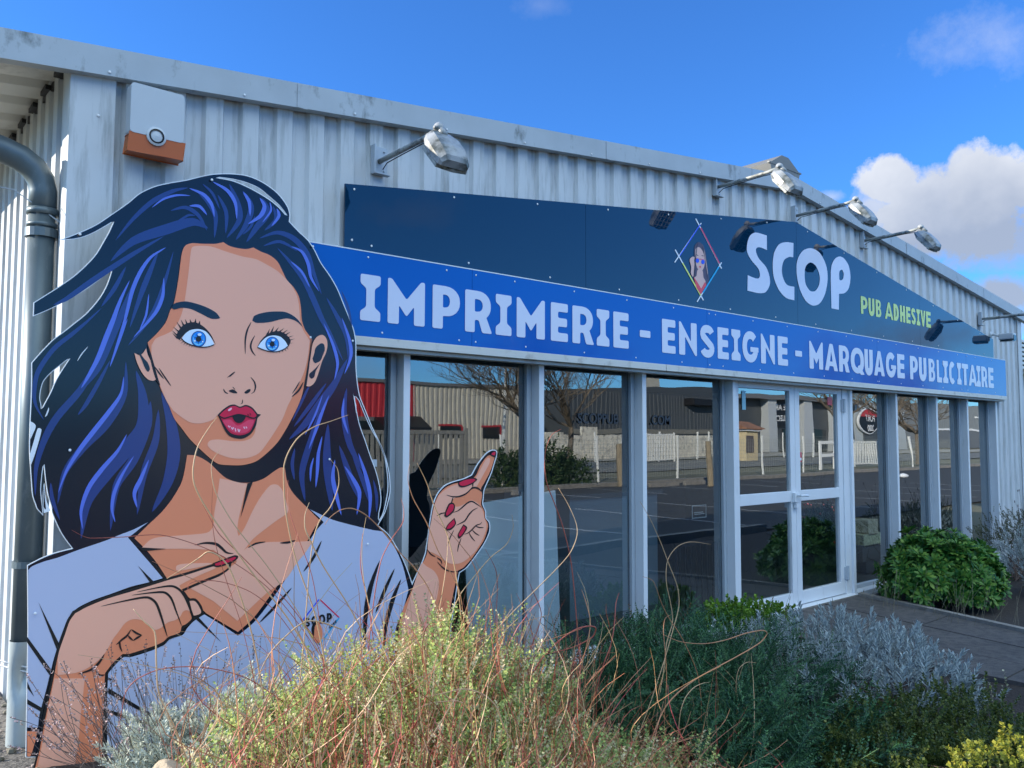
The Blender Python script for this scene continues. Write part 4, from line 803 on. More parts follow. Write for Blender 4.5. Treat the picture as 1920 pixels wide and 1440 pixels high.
eye('483,651* 490,641 500,632 512,629 525,631 535,640 540,649* 532,655 520,659 507,659 495,656', '482,652* 488,640 498,629 511,622 523,621 535,626 545,638 541,650* 534,640 525,631 512,629 500,632 490,641',
    [(507, 626, 514, 611), (514, 624, 523, 613), (521, 623, 533, 615), (528, 625, 540, 618), (533, 628, 545, 622), (538, 632, 551, 629), (541, 637, 553, 635), (542, 642, 552, 643), (542, 647, 548, 649), (500, 629, 506, 616)],
    [(538, 651, 541, 656), (534, 654, 537, 659), (529, 656, 531, 661), (524, 658, 525, 662)], (510.5, 645), 12.8, '483,651 495,656 507,659 520,659 532,655 540,649')
A = Art(7); A.fill('252,662* 262,666 268,662 274,653* 277,665 285,682 291,700 293,710 287,714 277,711 267,700 257,680', LIGHT); A.fill('259,661* 264,664 270,672 277,680 281,692 277,697 271,688 265,673', HAIR, 1); A.done('ear')
A = Art(7); A.fill('588,640 595,631 605,628 612,635 614,647 611,662 604,677 597,700 590,717 582,724 574,724* 577,700 582,672 585,650', LIGHT); A.fill('586,672* 589,664 592,652 601,644 607,645 609,655 605,667 600,677 591,681* 588,678', HAIR, 1); A.fill('580,701 591,691 601,680* 592,696 589,707 584,710 580,706', HAIR, 1); A.done('ear')
A = Art(7)
A.fill('408,778* 418,768 430,760 440,758.5 450,762.5 461,759 473,764 483,776* 489,777.5 483,784 480,798 471,813 458,821.5 447,822.5 431,818 421,806 413,788', BLK)
A.fill('411,779* 419,771 431,763 440,761 450,765 461,762 472,767 481,778* 479,787 474,800 468,810 457,815 446,816 433,812 424,802 416,788', RED, 1)
A.fill('418,790 432,787 446,798 465,788 476,788 472,800 463,810 447,813 433,808', RED2, 2)
A.fill('436,779 442,777.5 450,777.5 460,780 459,786 453,792 446,793 439,788', BLK, 3)
A.st('410,779 420,784 432,781 447,777 462,780 475,784 483,781', 1.8, BLK, 4, 'none'); A.fill('427,769 432,765 435,764.5 434,768 429,771', PNK, 4)
for s_ in ('428,798 430,801 432,799', '434,801 436,805 438,801', '441,803 442,809', '446,804 448,810 450,805', '457,800 459,804', '461,800 463,803'): A.st(s_, 1.8, PNK, 4, 'none')
for s_ in ('464,776 467,780', '468,774 471,779'): A.st(s_, 1.2, BLK, 4)
A.done('lips')
# --- pointing hand in front of the chest
A = Art(6)
hand = '311,1084* 350,1073 400,1057 436,1044 446,1042 445,1048 434,1056* 431,1066 412,1080 385,1091 343,1109* 350,1122 366,1122 377,1134 383,1150* 372,1158 363,1163* 352,1174 344,1179 340,1190 318,1199 308,1209 291,1216 242,1231 229,1231* 211,1250 200,1268* 200,1440* 62,1440* 72,1400* 79,1350 96,1270 104,1227 117,1187 127,1162 136,1146* 160,1133 198,1118 248,1103 287,1091'
A.fill(hand, BLK)
A.fill('311,1089* 350,1078 400,1062 428,1056 427,1065 412,1075 385,1086 341,1105* 348,1125 357,1150 359,1160 349,1170 341,1174 337,1186 316,1194 306,1203 289,1211 242,1226 230,1226* 211,1244 197,1262* 195,1300* 192,1390 191,1440* 66,1440* 75,1404* 84,1352 101,1270 109,1229 122,1189 131,1164 141,1150* 163,1138 200,1123 250,1108 289,1096', SHADE, 1)
A.fill('311,1089* 350,1078 400,1062 405,1065 380,1076 350,1090 336,1098* 341,1108 349,1126 357,1146 350,1144 343,1147 338,1156 330,1162 313,1168 302,1177 290,1181 280,1175 268,1164 250,1161 235,1168 222,1185 212,1198 200,1220 185,1238 160,1255 140,1262 108,1266* 109,1229 122,1189 131,1164 141,1150* 163,1138 200,1123 250,1108 289,1096', LIGHT, 2)
A.fill('102,1272* 159,1272* 155,1310 151,1345 148,1380 140,1440* 70,1440* 78,1400 86,1352', LIGHT, 2)
A.fill('354,1127* 365,1127 373,1137 377,1149 366,1154 363,1154*', LIGHT, 2)
for s_, w in (('257,1110 300,1101 323,1099 337,1106 347,1120 356,1142 361,1160', 4), ('247,1116 287,1111 309,1111 321,1122 330,1145 341,1174', 4), ('189,1137 237,1126 276,1120 292,1130 302,1155 309,1178 314,1194', 4.4), ('218,1209 228,1200 238,1192 246,1180', 3.6), ('246,1180 256,1187 266,1191', 3.4), ('266,1191 257,1196 250,1201', 3.4), ('250,1201 244,1196 240,1191', 3.2), ('225,1201 225,1211 229,1222', 3.2), ('146,1264 172,1255 187,1241 196,1226', 4.5), ('179,1257 187,1266 197,1265', 3.4), ('343,1107 351,1122 362,1161', 5)): A.st(s_, w, BLK, 3)
A.fill('399,1056* 420,1048 440,1041 446,1043 441,1051 425,1059 410,1063 401,1062', BLK, 3); A.done('hand')
A = Art(10); A.fill('403,1057* 420,1051 440,1044 443,1045 438,1050 424,1056 410,1060 404,1060', RED); A.done('fingernail')
# --- raised hand with pointing finger
A = Art(4)
A.fill('757,1138* 775,1100 784,1072 798,1045 802,1030 804,1008 808,982 813,951 821,930 833,916 848,908 864,904 885,898 893,890 900,874 911,858 919,853 927,854 926,863 919,884 908,905 902,916 904,928 902,946 908,959 909,971 915,983 913,996 907,1013 895,1032 882,1050 869,1064 858,1070* 856,1082 850,1112 844,1143 839,1180 836,1440* 745,1440* 748,1170*', SHADE)
A.fill('802,1024 805,995 809,975 815,946 823,929 835,918 850,910 866,906 884,900 886,911 881,919 868,927 852,934 845,945 858,950 872,944 884,938 896,944 902,952 906,960 908,971 912,982 911,995 903,1015 891,1034 882,1043 871,1052 858,1057 842,1056 827,1045 813,1037 803,1033', LIGHT, 1)
A.fill('891,898 903,876 910,863 916,858 919,861 917,870 908,887 898,905 892,914 887,912', LIGHT, 1)
A.fill('758,1155* 783,1075 791,1056 800,1062 813,1070 821,1082 823,1095 820,1117 813,1143 809,1180 806,1440* 749,1440* 750,1180', LIGHT, 1)
for s_, w in (('837,928 848,931 860,931 873,926 882,918 888,910', 2.4), ('850,931 848,938 845,947', 1.8), ('882,918 889,914 897,916 904,922', 3), ('819,967 827,963 836,961', 2), ('849,961 858,958 866,952 875,944 884,940 894,945 903,952', 2.4), ('855,985 864,981 872,976 880,964 888,956 896,952', 2.4), ('870,1002 878,999 885,993 893,985 901,982 904,978', 2.2), ('891,986 899,989 907,989', 1.8), ('885,993 892,1000 899,1004', 1.8), ('879,998 884,1007 891,1015', 1.8), ('865,1009 860,1022 858,1035', 1.8), ('851,994 844,1008 838,1024', 1.6), ('802,1031 808,1039 817,1044', 2), ('819,1045 827,1051 829,1058', 2), ('820,1053 828,1062 836,1068 848,1072 858,1071', 2.2), ('888,896 887,903 886,912', 2.2)): A.st(s_, w, BLK, 2)
A.done('hand')
for q, k in (('859,905* 868,899 882,896 890,896 895,899 889,905 878,911 866,914 860,911', '861,905* 869,901 882,898 889,898 892,900 887,904 877,909 867,911 862,909'),
             ('919,853* 923,847 929,845 931,851 928,857', '921,852* 924,848.5 928,847 929,851 927,854'),
             ('841,945 848,942 853,947 851,959 838,970 833,966', '843,947 848,945 851,948 849,957 838,967 836,964'),
             ('852,971* 855,982 846,993 834,995* 839,984', '851,974* 853,982 845,990 837,992* 841,984'),
             ('869,983* 876,989 870,1001 861,1010 858,1003', '869,986* 873,990 868,1000 862,1006 860,1002')):
    A = Art(7); A.fill(q, BLK); A.fill(k, RED, 1); A.done('fingernail')
screws([tuple(onY(x, y, YP-.015)) for x, y in ((397.5, 337), (150, 439), (582.5, 632.5), (661.5, 639), (618, 861), (131, 844), (587, 462), (690, 1020), (66, 1150))], cut, .0065, (1, .4, 1))
# ================================================================== GROUND
GRAV = mat('gravel', (.20, .18, .155), .95, var=.35, vscale=60, dirt=((.05, .045, .04), 45, .45, .6), bump=1.0, bscale=70)
SOIL = mat('bark_mulch', (.035, .026, .02), .95, var=.5, vscale=50, bump=1.0, bscale=60)
ASPH = mat('asphalt', (.034, .034, .035), .9, var=.2, vscale=8, dirt=((.08, .08, .08), 140, .5, .75), bump=.4, bscale=200)
PAVE = mat('paving_concrete', (.100, .090, .084), .9, var=.22, vscale=3, dirt=((.045, .044, .045), 14, .42, .7), bump=.8, bscale=90)
KERB = mat('kerb_concrete', (.26, .24, .21), .9, var=.2, vscale=9, dirt=((.11, .10, .08), 7, .5, .75), bump=.6, bscale=60)
mb = MB(); mb.add([(-400, -500, -.16), (500, -500, -.16), (500, 400, -.16), (-400, 400, -.16)], [(0, 1, 2, 3)]); tag(mb.build('ground', mat('verge_ground', (.17, .155, .095), .95, var=.3, vscale=.3, bump=.5, bscale=20)), kind='structure')
def gz(x, y):
    a = .24*max(0, min(1, (3.6-x)/2.4))-.06; return a+.02*math.sin(x*3.1+y*2)+.012*math.sin(x*9-y*7)-.10*max(0, min(1, (-3.2-y)/.6))
def grid(x0, x1, y0, y1, n, m, f):
    mb = MB(); vs = [(x0+(x1-x0)*i/n, y0+(y1-y0)*j/m, f(x0+(x1-x0)*i/n, y0+(y1-y0)*j/m)) for j in range(m+1) for i in range(n+1)]
    return mb.add(vs, [(j*(n+1)+i, j*(n+1)+i+1, (j+1)*(n+1)+i+1, (j+1)*(n+1)+i) for j in range(m) for i in range(n)])
tag(grid(.86, 6.15, -3.9, -.02, 50, 40, gz).build('flower_bed', SOIL, smooth=True), kind='structure')
tag(grid(-3.0, .872, -3.9, 16, 20, 60, lambda x, y: .20-.012*y+.012*math.sin(x*5+y*3)-.10*max(0, min(1, (-3.2-y)/.6))).build('gravel_strip', GRAV, smooth=True), kind='structure')
tag(grid(7.3, 14.2, -3.9, -.05, 30, 20, lambda x, y: -.06+.02*math.sin(x*3+y*2)).build('planting_soil', SOIL, smooth=True), kind='structure')
# paved path from the door: slabs with joints, running out towards the car park
def pl(t): return 6.12+(-.0)*t
mb = MB(); rows = [(.0, -.06), (-.06, -1.05), (-1.06, -2.10), (-2.11, -3.15), (-3.16, -4.3)]
for i, (ya, yb) in enumerate(rows[1:]):
    for xa, xb in ((0, .34), (.345, .68), (.685, 1.0)):
        def px(u, y): return 6.16+(8.22+(y+.05)*.30-6.16)*u
        z = -.006-.002*((i*3+int(xa*5)) % 3)
        mb.add([(px(xa, ya), ya, z), (px(xb, ya)-.006, ya, z), (px(xb, yb)-.006, yb+.004, z), (px(xa, yb), yb+.004, z), (px(xa, ya), ya, -.12), (px(xb, ya)-.006, ya, -.12), (px(xb, yb)-.006, yb+.004, -.12), (px(xa, yb), yb+.004, -.12)],
               [(3, 2, 1, 0), (0, 1, 5, 4), (1, 2, 6, 5), (2, 3, 7, 6), (3, 0, 4, 7)])
tag(mb.build('path', PAVE), kind='structure')
mb = MB()
for i in range(5):
    ya, yb = -.06-.86*i, -.06-.86*(i+1)+.008; xa, xb = 8.235+(ya+.05)*.30, 8.235+(yb+.05)*.30
    mb.add([(xa, ya, .022), (xa+.07, ya, .022), (xb+.07, yb, .022), (xb, yb, .022), (xa, ya, -.15), (xa+.07, ya, -.15), (xb+.07, yb, -.15), (xb, yb, -.15)], [(0, 3, 2, 1), (0, 1, 5, 4), (1, 2, 6, 5), (2, 3, 7, 6), (3, 0, 4, 7)])
tag(mb.build('kerb', KERB), kind='structure')
mb = MB(); mb.add([(6.17, -.056, .002), (8.29, -.056, .002), (8.29, .03, .004), (6.17, .03, .004), (6.17, -.056, -.1), (8.29, -.056, -.1)], [(3, 2, 1, 0), (0, 1, 5, 4)]); tag(mb.build('threshold_slab', KERB), kind='structure')

# ================================================================== PLANTS
def frames(d, rng, roll=True):
    d = d/np.linalg.norm(d, axis=1, keepdims=True); n = len(d)
    a = rng.normal(size=(n, 3)) if roll else np.tile([0, 0, 1.0], (n, 1))+rng.normal(size=(n, 3))*.05
    x = np.cross(a, d); x /= np.linalg.norm(x, axis=1, keepdims=True); y = np.cross(d, x)
    return np.stack([x, y, d], axis=2)       # columns
def inst(T, F, pos, R, s):
    V = np.einsum('nij,kj->nki', R*np.asarray(s)[:, None, None], T)+pos[:, None, :]
    n, k = len(pos), len(T); return V.reshape(-1, 3), (F[None]+(np.arange(n)*k)[:, None, None]).reshape(-1, F.shape[1])
def leaf4(base, d, side, l, w, fold=.0):
    """kite leaf: base, left, tip, right"""
    base, d, side = (np.asarray(a, float) for a in (base, d, side)); nrm = np.cross(d, side)
    return [base, base+d*l*.5+side*w/2+nrm*fold, base+d*l, base+d*l*.5-side*w/2+nrm*fold]
def sprig(rng, length, nleaf, ll, lw, spread, stem=.0012, start=.1, updown=.35):
    V = []; F = []
    s = stem
    V += [np.array([s, 0, 0]), np.array([-s, 0, 0]), np.array([-s*.4, 0, length]), np.array([s*.4, 0, length])]; F.append([0, 1, 2, 3])
    for i in range(nleaf):
        t = start+(1-start)*(i+.5)/nleaf; a = i*2.4+rng.uniform(-.4, .4); el = spread*(1-.5*t)+rng.uniform(-.15, .15)
        d = np.array([math.cos(a)*math.sin(el), math.sin(a)*math.sin(el), math.cos(el)]); sd = np.array([-math.sin(a), math.cos(a), 0])
        L_ = ll*(1-updown*t)*rng.uniform(.8, 1.2); k = len(V)
        V += leaf4(np.array([0, 0, t*length])+d*.001, d, sd, L_, lw*rng.uniform(.8, 1.2), lw*.15); F.append([k, k+1, k+2, k+3])
    return np.array(V), np.array(F)
def lobepts(lobes, n, rng, shell=.55, low=-.15, bump=.18):
    """points and outward directions spread through the lobes, denser towards their surface"""
    vol = np.array([l[3]*l[4]*l[5] for l in lobes])**.8; pick = rng.choice(len(lobes), n, p=vol/vol.sum()); L_ = np.array(lobes)[pick]
    d = rng.normal(size=(n*3, 3)); d /= np.linalg.norm(d, axis=1, keepdims=True); d = d[d[:, 2] > low][:n]
    L_ = L_[:len(d)]
    r = shell+(1-shell)*rng.random(len(d))**.6
    r *= 1+bump*(np.sin(d[:, 0]*7+L_[:, 0]*5)*np.sin(d[:, 1]*6+L_[:, 1]*7)*.6+np.sin(d[:, 2]*9+d[:, 0]*11)*.4)
    return L_[:, :3]+d*L_[:, 3:6]*r[:, None], d, r
def bush(root, name, m, temps, lobes, n, s, rng, up=.5, jit=.5, lean=(0, 0, 0), **k):
    p, d, r = lobepts(lobes, n, rng, **k); VV = []; FF = []; base = 0
    dd = d+np.array([0, 0, up])+np.array(lean)+rng.normal(size=d.shape)*jit
    which = rng.integers(0, len(temps), len(p)); R = frames(dd, rng)
    for i, (T, F) in enumerate(temps):
        q = which == i
        if not q.any(): continue
        V, Fc = inst(T, F, p[q], R[q], s*rng.uniform(.7, 1.25, q.sum())); VV.append(V); FF.append(Fc+base); base += len(V)
    o = npmesh(name, np.concatenate(VV), np.concatenate(FF), m, root); return o
def stems(root, name, m, lobes, n, rng, r=.004, base=None):
    mb = MB(); p, d, _ = lobepts(lobes, n, rng, shell=.5)
    for i in range(len(p)):
        e = Vector(p[i]); l = lobes[rng.integers(len(lobes))]
        b = Vector((l[0]+rng.uniform(-.3, .3)*l[3], l[1]+rng.uniform(-.3, .3)*l[4], base if base is not None else l[2]-.25)); mid = (b+e)/2+Vector(rng.normal(size=3)*.05)
        mb.tube([b, mid, e], [r, r*.7, r*.3], 4)
    return mb.build(name, m, root)
def plant(name, label, cat, **k): return empty(name, label, cat, (0, 0, 0), **k)
LF = dict(rough=.55, spec=.3)
def leafm(n, c, isl=.35, tr=.25, rough=.55): return mat(n, c, rough, spec=.3, island=isl, trans=tr)
TW = mat('twig_brown', (.10, .06, .04), .8, var=.3, vscale=10)

# --- foreground wire-stemmed bush: tiny leaves, tangle of red and straw stems
rg = np.random.default_rng(3)
wv = plant('wire_vine_bush', 'sunlit tangle of tiny pale green leaves and long wiry red stems in the foreground', 'bush')
T = [sprig(rg, rg.uniform(.07, .12), 15, .0130, .0118, 1.35, stem=.0007, start=.05, updown=.2) for _ in range(5)]
lob = [(1.38, -1.40, .34, .36, .40, .32), (1.68, -1.45, .40, .38, .42, .36), (2.08, -1.40, .42, .34, .40, .40), (2.42, -1.40, .22, .30, .40, .42), (1.22, -1.55, .25, .22, .3, .30), (1.75, -1.85, .25, .5, .35, .32), (2.25, -1.9, .08, .40, .35, .34), (2.72, -1.95, .0, .32, .38, .30), (2.0, -2.1, .2, .4, .25, .22), (1.45, -1.8, .2, .35, .3, .25)]
bush(wv, 'foliage', leafm('wire_leaf', (.40, .50, .16), .5, .42), T[:3], lob, 5600, 1.08, rg, up=.9, jit=.7, shell=.40, low=-.35, bump=.25)
bush(wv, 'dry_foliage', leafm('wire_leaf_dry', (.70, .62, .36), .4, .42), T[3:], lob, 2100, 1.0, rg, up=.9, jit=.7, shell=.5, low=-.35, bump=.25)
RED_ = mat('red_stem', (.36, .085, .05), .5, var=.25, vscale=9, island=.3); STRAW = mat('straw_stem', (.44, .20, .09), .55, var=.2, vscale=12, island=.25); PALE = mat('pale_stem', (.52, .33, .17), .55, island=.2)
mb = MB()
for i in range(2300):   # wiry twigs rising through the bush
    l = lob[rg.integers(len(lob))]; bx, by = l[0]+rg.uniform(-.8, .8)*l[3], l[1]+rg.uniform(-.8, .8)*l[4]
    h = l[2]+l[5]*rg.uniform(.6, 1.35)*math.sqrt(max(.1, 1-((bx-l[0])/l[3])**2*.8)); p0 = Vector((bx, by, rg.uniform(.0, .25))); lean = Vector((rg.normal()*.16+.03, rg.normal()*.14, 0)); bow = Vector((rg.normal()*.05, rg.normal()*.05, 0))
    pts = [p0+lean*t+bow*math.sin(math.pi*t)+Vector((0, 0, (h-p0.z)*t)) for t in (0, .2, .4, .6, .8, 1)]
    mb.tube(pts, [.0021, .002, .0018, .0015, .0011, .0006], 3, rg.choice([0, 0, 0, 1, 1]), caps=False)
for i in range(420):   # stems crowding the front of the bush
    x = rg.uniform(380, 1330) if i % 3 else rg.normal(900, 170); Y = rg.uniform(-2.35, -1.75); top = 1215+.0006*(x-800)**2+(80 if x > 1100 else 0)
    b = onY(x, 1490, Y); e = onY(x+rg.normal()*38+14, min(1430, top+rg.uniform(30, 230)), Y+rg.normal()*.08); bow = rg.normal(size=3)*[.03, .03, .01]
    mb.tube([tuple(b+(e-b)*t+bow*math.sin(math.pi*t)) for t in (0, .25, .5, .75, 1)], [.0019, .0018, .0015, .0011, .0006], 3, rg.choice([0, 0, 1, 1, 2]), caps=False)
o = mb.build('twigs', [RED_, STRAW, PALE], wv)
SH = [  # long wild shoots: measured course, distance from the wall, width, colour
 ('407,782 390,805 370,840 362,880 365,910 385,950 420,1000 470,1070 540,1160 600,1260', -1.5, 3, 2), ('415,840 398,865 397,890 405,925 440,985 500,1060 560,1150 610,1250', -1.6, 2, 2), ('653,778 620,790 590,800 560,820 540,850 532,880 536,960 555,1050 590,1150 620,1300', -1.6, 3, 2),
 ('620,862 633,880 635,910 620,950 600,975 588,1010 580,1070 570,1200 560,1300', -1.55, 2.6, 2), ('580,942 572,965 572,990 580,1010 605,1060 650,1130 700,1220', -1.6, 3, 2), ('609,984 617,972 637,957 657,953 675,959 690,969 707,985 725,1005 750,1037 775,1062 800,1097 825,1150', -1.6, 3, 1),
 ('1052,805 1035,815 1024,840 1021,870 1025,905 1040,945 1056,990 1070,1050 1077,1112 1082,1175 1087,1250 1088,1350', -1.5, 3.2, 0), ('1047,915 1065,945 1080,980 1082,1004 1070,1035 1045,1065 1000,1110 940,1170 880,1240', -1.5, 2.6, 2), ('1200,940 1220,975 1240,1020 1255,1060 1270,1100 1273,1135 1262,1180 1245,1240 1215,1330 1180,1420', -1.6, 3, 2),
 ('1333,1021 1295,1016 1270,1025 1252,1050 1249,1090 1257,1130 1261,1165 1250,1205 1245,1250 1232,1340 1225,1430', -1.6, 3, 2), ('1205,1081 1225,1090 1240,1130 1255,1160 1275,1190 1295,1230 1308,1265 1315,1320 1312,1400 1305,1450', -1.7, 3, 1), ('1244,1190 1275,1203 1320,1207 1360,1200 1400,1187 1430,1182 1438,1188 1425,1205 1380,1232 1310,1270 1270,1300 1245,1330 1220,1390 1200,1450', -1.9, 4.4, 1),
 ('1259,1152 1247,1160 1244,1185 1248,1230 1250,1280 1246,1340 1247,1450', -1.8, 2.4, 1), ('940,1250 1000,1232 1070,1215 1110,1195 1117,1178 1105,1174 1080,1180 1050,1200 1020,1230 1000,1260 980,1300', -1.5, 4, 0), ('1161,1111 1155,1130 1152,1170 1145,1210 1130,1250 1112,1320', -1.6, 3.4, 0),
 ('1160,1215 1150,1235 1120,1260 1090,1300 1050,1370', -1.6, 3, 1), ('1131,1165 1125,1200 1110,1240 1075,1280 1020,1340', -1.5, 2.6, 2), ('1418,1243 1400,1242 1385,1255 1380,1285 1382,1330 1375,1370 1365,1410 1352,1450', -1.8, 3, 2), ('1369,1328 1360,1350 1340,1375 1300,1430', -1.9, 3, 1),
 ('782,868 800,905 815,950 838,1000 852,1060 862,1130 872,1250', -1.4, 3, 2), ('768,870 765,900 775,935 800,980 820,1030 840,1065 862,1110 872,1190', -1.45, 2.4, 1), ('752,935 757,955 755,980 735,1010 715,1050 702,1120 690,1220', -1.5, 2.4, 0), ('960,965 962,990 950,1020 920,1045 890,1080 860,1120 820,1220', -1.4, 2.6, 2),
 ('910,1030 930,1070 932,1120 926,1200', -1.4, 2, 0), ('985,1075 1000,1110 1015,1150 1005,1190 975,1270', -1.45, 2.4, 0), ('135,994 155,1005 170,1009 230,1007 300,1003 370,1022 430,1050 500,1100 560,1170 620,1260', -1.5, 1.6, 0), ('377,940 390,965 410,1000 440,1030 490,1080 540,1130 600,1210', -1.4, 1.8, 0),
 ('313,1085 345,1065 375,1045 390,1035 410,1042 430,1065 455,1130 475,1200 495,1310', -1.5, 2.8, 2), ('250,1142 270,1165 290,1185 293,1240 298,1300 330,1370 360,1450', -1.5, 3, 2), ('212,1385 225,1350 235,1300 255,1275 300,1255 360,1250 420,1258 470,1275 530,1315', -1.4, 2, 0), ('480,1290 490,1255 510,1220 550,1180 575,1165 600,1166 640,1180', -1.6, 3, 2),
 ('780,1267 810,1275 840,1308 868,1318', -2.0, 4, 2), ('770,1334 810,1318 860,1314', -2.0, 3, 2), ('780,1310 830,1300 870,1292 905,1302 930,1325 945,1365 965,1400 985,1450', -2.0, 4, 2), ('352,1110 355,1095 380,1088 420,1092 470,1110 520,1150 570,1220', -1.5, 1.6, 0), ('680,1000 676,1060 690,1130 700,1200', -1.3, 2, 0), ('840,1000 838,1050 828,1120 810,1220', -1.4, 2, 2),
 ('540,900 541,950 560,1010 585,1080 600,1170', -1.5, 1.6, 0), ('400,900 397,960 404,1020 425,1090 455,1180 480,1290', -1.5, 1.4, 0), ('1090,1105 1099,1130 1107,1170 1095,1230 1075,1310', -1.5, 3, 1), ('968,1112 985,1150 1000,1200 992,1260', -1.4, 2.2, 0), ('1330,1280 1318,1281 1300,1290 1284,1310 1275,1340 1270,1400', -1.8, 2.6, 2)]
for s_, Y, w, c in SH:
    pts2 = smooth([(a, b, False) for a, b, _ in P_(s_)], False, 5); n = len(pts2)
    yy = rg.uniform(-.12, .12); pts = [tuple(onY(x, y, Y+yy*math.sin(2.5*i/n))) for i, (x, y) in enumerate(pts2)]
    dist = abs(Y+4.2)*1.25; ra = w*.38*dist/FPX
    tip = [ra*(.35+.65*min(1, i/n*3)) for i in range(n)]
    mb = MB(); mb.tube(pts, tip, 5); mb.build('shoot', [RED_, STRAW, PALE][c], wv, smooth=True)
mb = MB()
for i in range(260):   # thinner random shoots standing out of the bush
    x = rg.uniform(330, 1400); top = 1150+.00035*(x-800)**2 if x > 600 else 1290-(x-330)*.45
    Y = rg.uniform(-2.1, -1.1); b = onY(x+rg.normal()*25, min(1500, top+rg.uniform(120, 300)), Y); k = rg.uniform(.12, .42)*(1 if rg.random() < .6 else .5)
    hgt = (b[2]*0+k); e = b+np.array([rg.normal()*.12+.03, rg.normal()*.1, 1.0*k+.15]); bow = rg.normal(size=3)*[.09, .06, .03]; cr = rg.normal(size=3)*[.12, .05, .04]
    pts = [b+(e-b)*t+bow*math.sin(math.pi*t)+cr*t**4 for t in np.linspace(0, 1, 9)]
    mb.tube([tuple(p) for p in pts], [.0016]*6+[.0013, .001, .0006], 3, rg.choice([0, 1, 2]), caps=False)
mb.build('fine_shoots', [RED_, STRAW, PALE], wv)

# --- silver cotton lavender in the sun, bottom left
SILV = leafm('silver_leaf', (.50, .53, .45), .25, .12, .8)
T = [sprig(rg, .06, 22, .024, .0058, .9, start=.05) for _ in range(3)]
sl = plant('silver_shrub', 'sunlit silver grey shrub at the bottom left in front of the cut-out board', 'shrub')
lob = [(1.10, -.90, .26, .20, .22, .27), (1.28, -1.05, .28, .22, .22, .30), (1.42, -1.05, .34, .2, .2, .28), (1.0, -1.05, .20, .16, .2, .20), (1.18, -1.32, .24, .20, .18, .26), (1.02, -1.42, .22, .14, .14, .20)]
bush(sl, 'foliage', SILV, T, lob, 1900, 1.15, rg, up=.8, jit=.5, shell=.5, low=-.2); stems(sl, 'stem', TW, lob, 40, rg, .004, .12)
# --- dried lavender stalks, leaning left out of the same spot
dl = plant('dried_lavender', 'dry dark lavender stalks with pinkish seed heads leaning over the cut-out forearm', 'lavender')
LAVS = mat('lavender_stalk', (.10, .075, .07), .8); LAVH = mat('lavender_head', (.42, .30, .28), .8, island=.4)
mb = MB(); hv = []; hf = []; nb = 0
for i in range(80):
    a = rg.uniform(0, 1); sx = rg.uniform(150, 400); sy = 1440; ex = sx+rg.normal()*40-(.9 if sx < 300 else -.1)*rg.uniform(20, 150); ey = rg.uniform(1235, 1400) if sx < 280 else rg.uniform(1200, 1330)
    Y = rg.uniform(-1.0, -.65); b = onY(sx, sy, Y); e = onY(ex, ey, Y+rg.uniform(-.1, .1)); bow = rg.normal(size=3)*.02
    pts = [b+(e-b)*t+bow*math.sin(math.pi*t) for t in np.linspace(0, 1, 6)]; mb.tube([tuple(p) for p in pts], .0011, 3, 0, caps=False)
    dvec = (e-b)/np.linalg.norm(e-b)
    for j in range(9):
        c = e-dvec*(.0085*j+(.03 if j > 5 else 0)); T_, F_ = np.array(leaf4((0, 0, 0), (0, 0, 1), (1, 0, 0), .009, .006)), np.array([[0, 1, 2, 3]])
        V, Fc = inst(T_, F_, np.tile(c, (3, 1)), frames(rg.normal(size=(3, 3))+dvec, rg), np.ones(3)); hv.append(V); hf.append(Fc+nb); nb += len(V)
mb.build('stalks', LAVS, dl); npmesh('seed_heads', np.concatenate(hv), np.concatenate(hf), LAVH, dl)
# greyer fine grass tuft beside the board
gt = plant('grass_tuft', 'dark thin upright stalks standing before the white shirt of the cut-out', 'grass')
mb = MB()
for i in range(55):
    x = rg.uniform(210, 500); Y = rg.uniform(-.75, -.45); b = onY(x, 1420, Y); ex = x-rg.uniform(-10, 70)+(rg.uniform(0, 40) if x > 400 else 0); e = onY(ex, rg.uniform(1190, 1330), Y); mb.tube([tuple(b), tuple((b+e)/2+rg.normal(size=3)*.012), tuple(e)], [.0014, .0012, .0006], 3, caps=False)
    for j in range(5):
        c = e-(e-b)*.03*j; mb.ball(tuple(c+rg.normal(size=3)*.003), .003, 4, 3)
mb.build('stalks', LAVS, gt)

# --- juniper
JUN = leafm('juniper_leaf', (.045, .125, .050), .6, .2)
def fan(rng):
    V = []; F = []
    def spray(o, d, L_, lvl):
        d = d/np.linalg.norm(d); n = 7 if lvl else 9
        sd = np.cross(d, [0, 0.2, 1.0]); sd /= np.linalg.norm(sd); k = len(V)
        w = .0016 if lvl else .0022
        V.extend([o+sd*w, o-sd*w, o+d*L_-sd*w*.3, o+d*L_+sd*w*.3]); F.append([k, k+1, k+2, k+3])
        for i in range(n):
            t = (i+.6)/n
            for s_ in (1, -1):
                dd = d*.72+sd*s_*.72+np.array([0, .12, 0])+rng.normal(size=3)*.16; dd /= np.linalg.norm(dd); b = o+d*L_*t
                if lvl == 0 and i < 7: spray(b, dd, L_*.42*(1-.5*t), 1)
                else:
                    q = len(V); l_ = .019*(1-.3*t)*rng.uniform(.7, 1.3); s2 = np.cross(dd, [0, 0, 1.0]); s2 /= np.linalg.norm(s2)+1e-9
                    V.extend(leaf4(b, dd, s2, l_, .0068)); F.append([q, q+1, q+2, q+3])
    spray(np.zeros(3), np.array([0, 0.12, 1.0]), .30, 0); return np.array(V), np.array(F)
T = [fan(rg) for _ in range(3)]
jn = plant('juniper', 'dark feathery spreading juniper in shade, only its lowest tips catching sun', 'juniper')
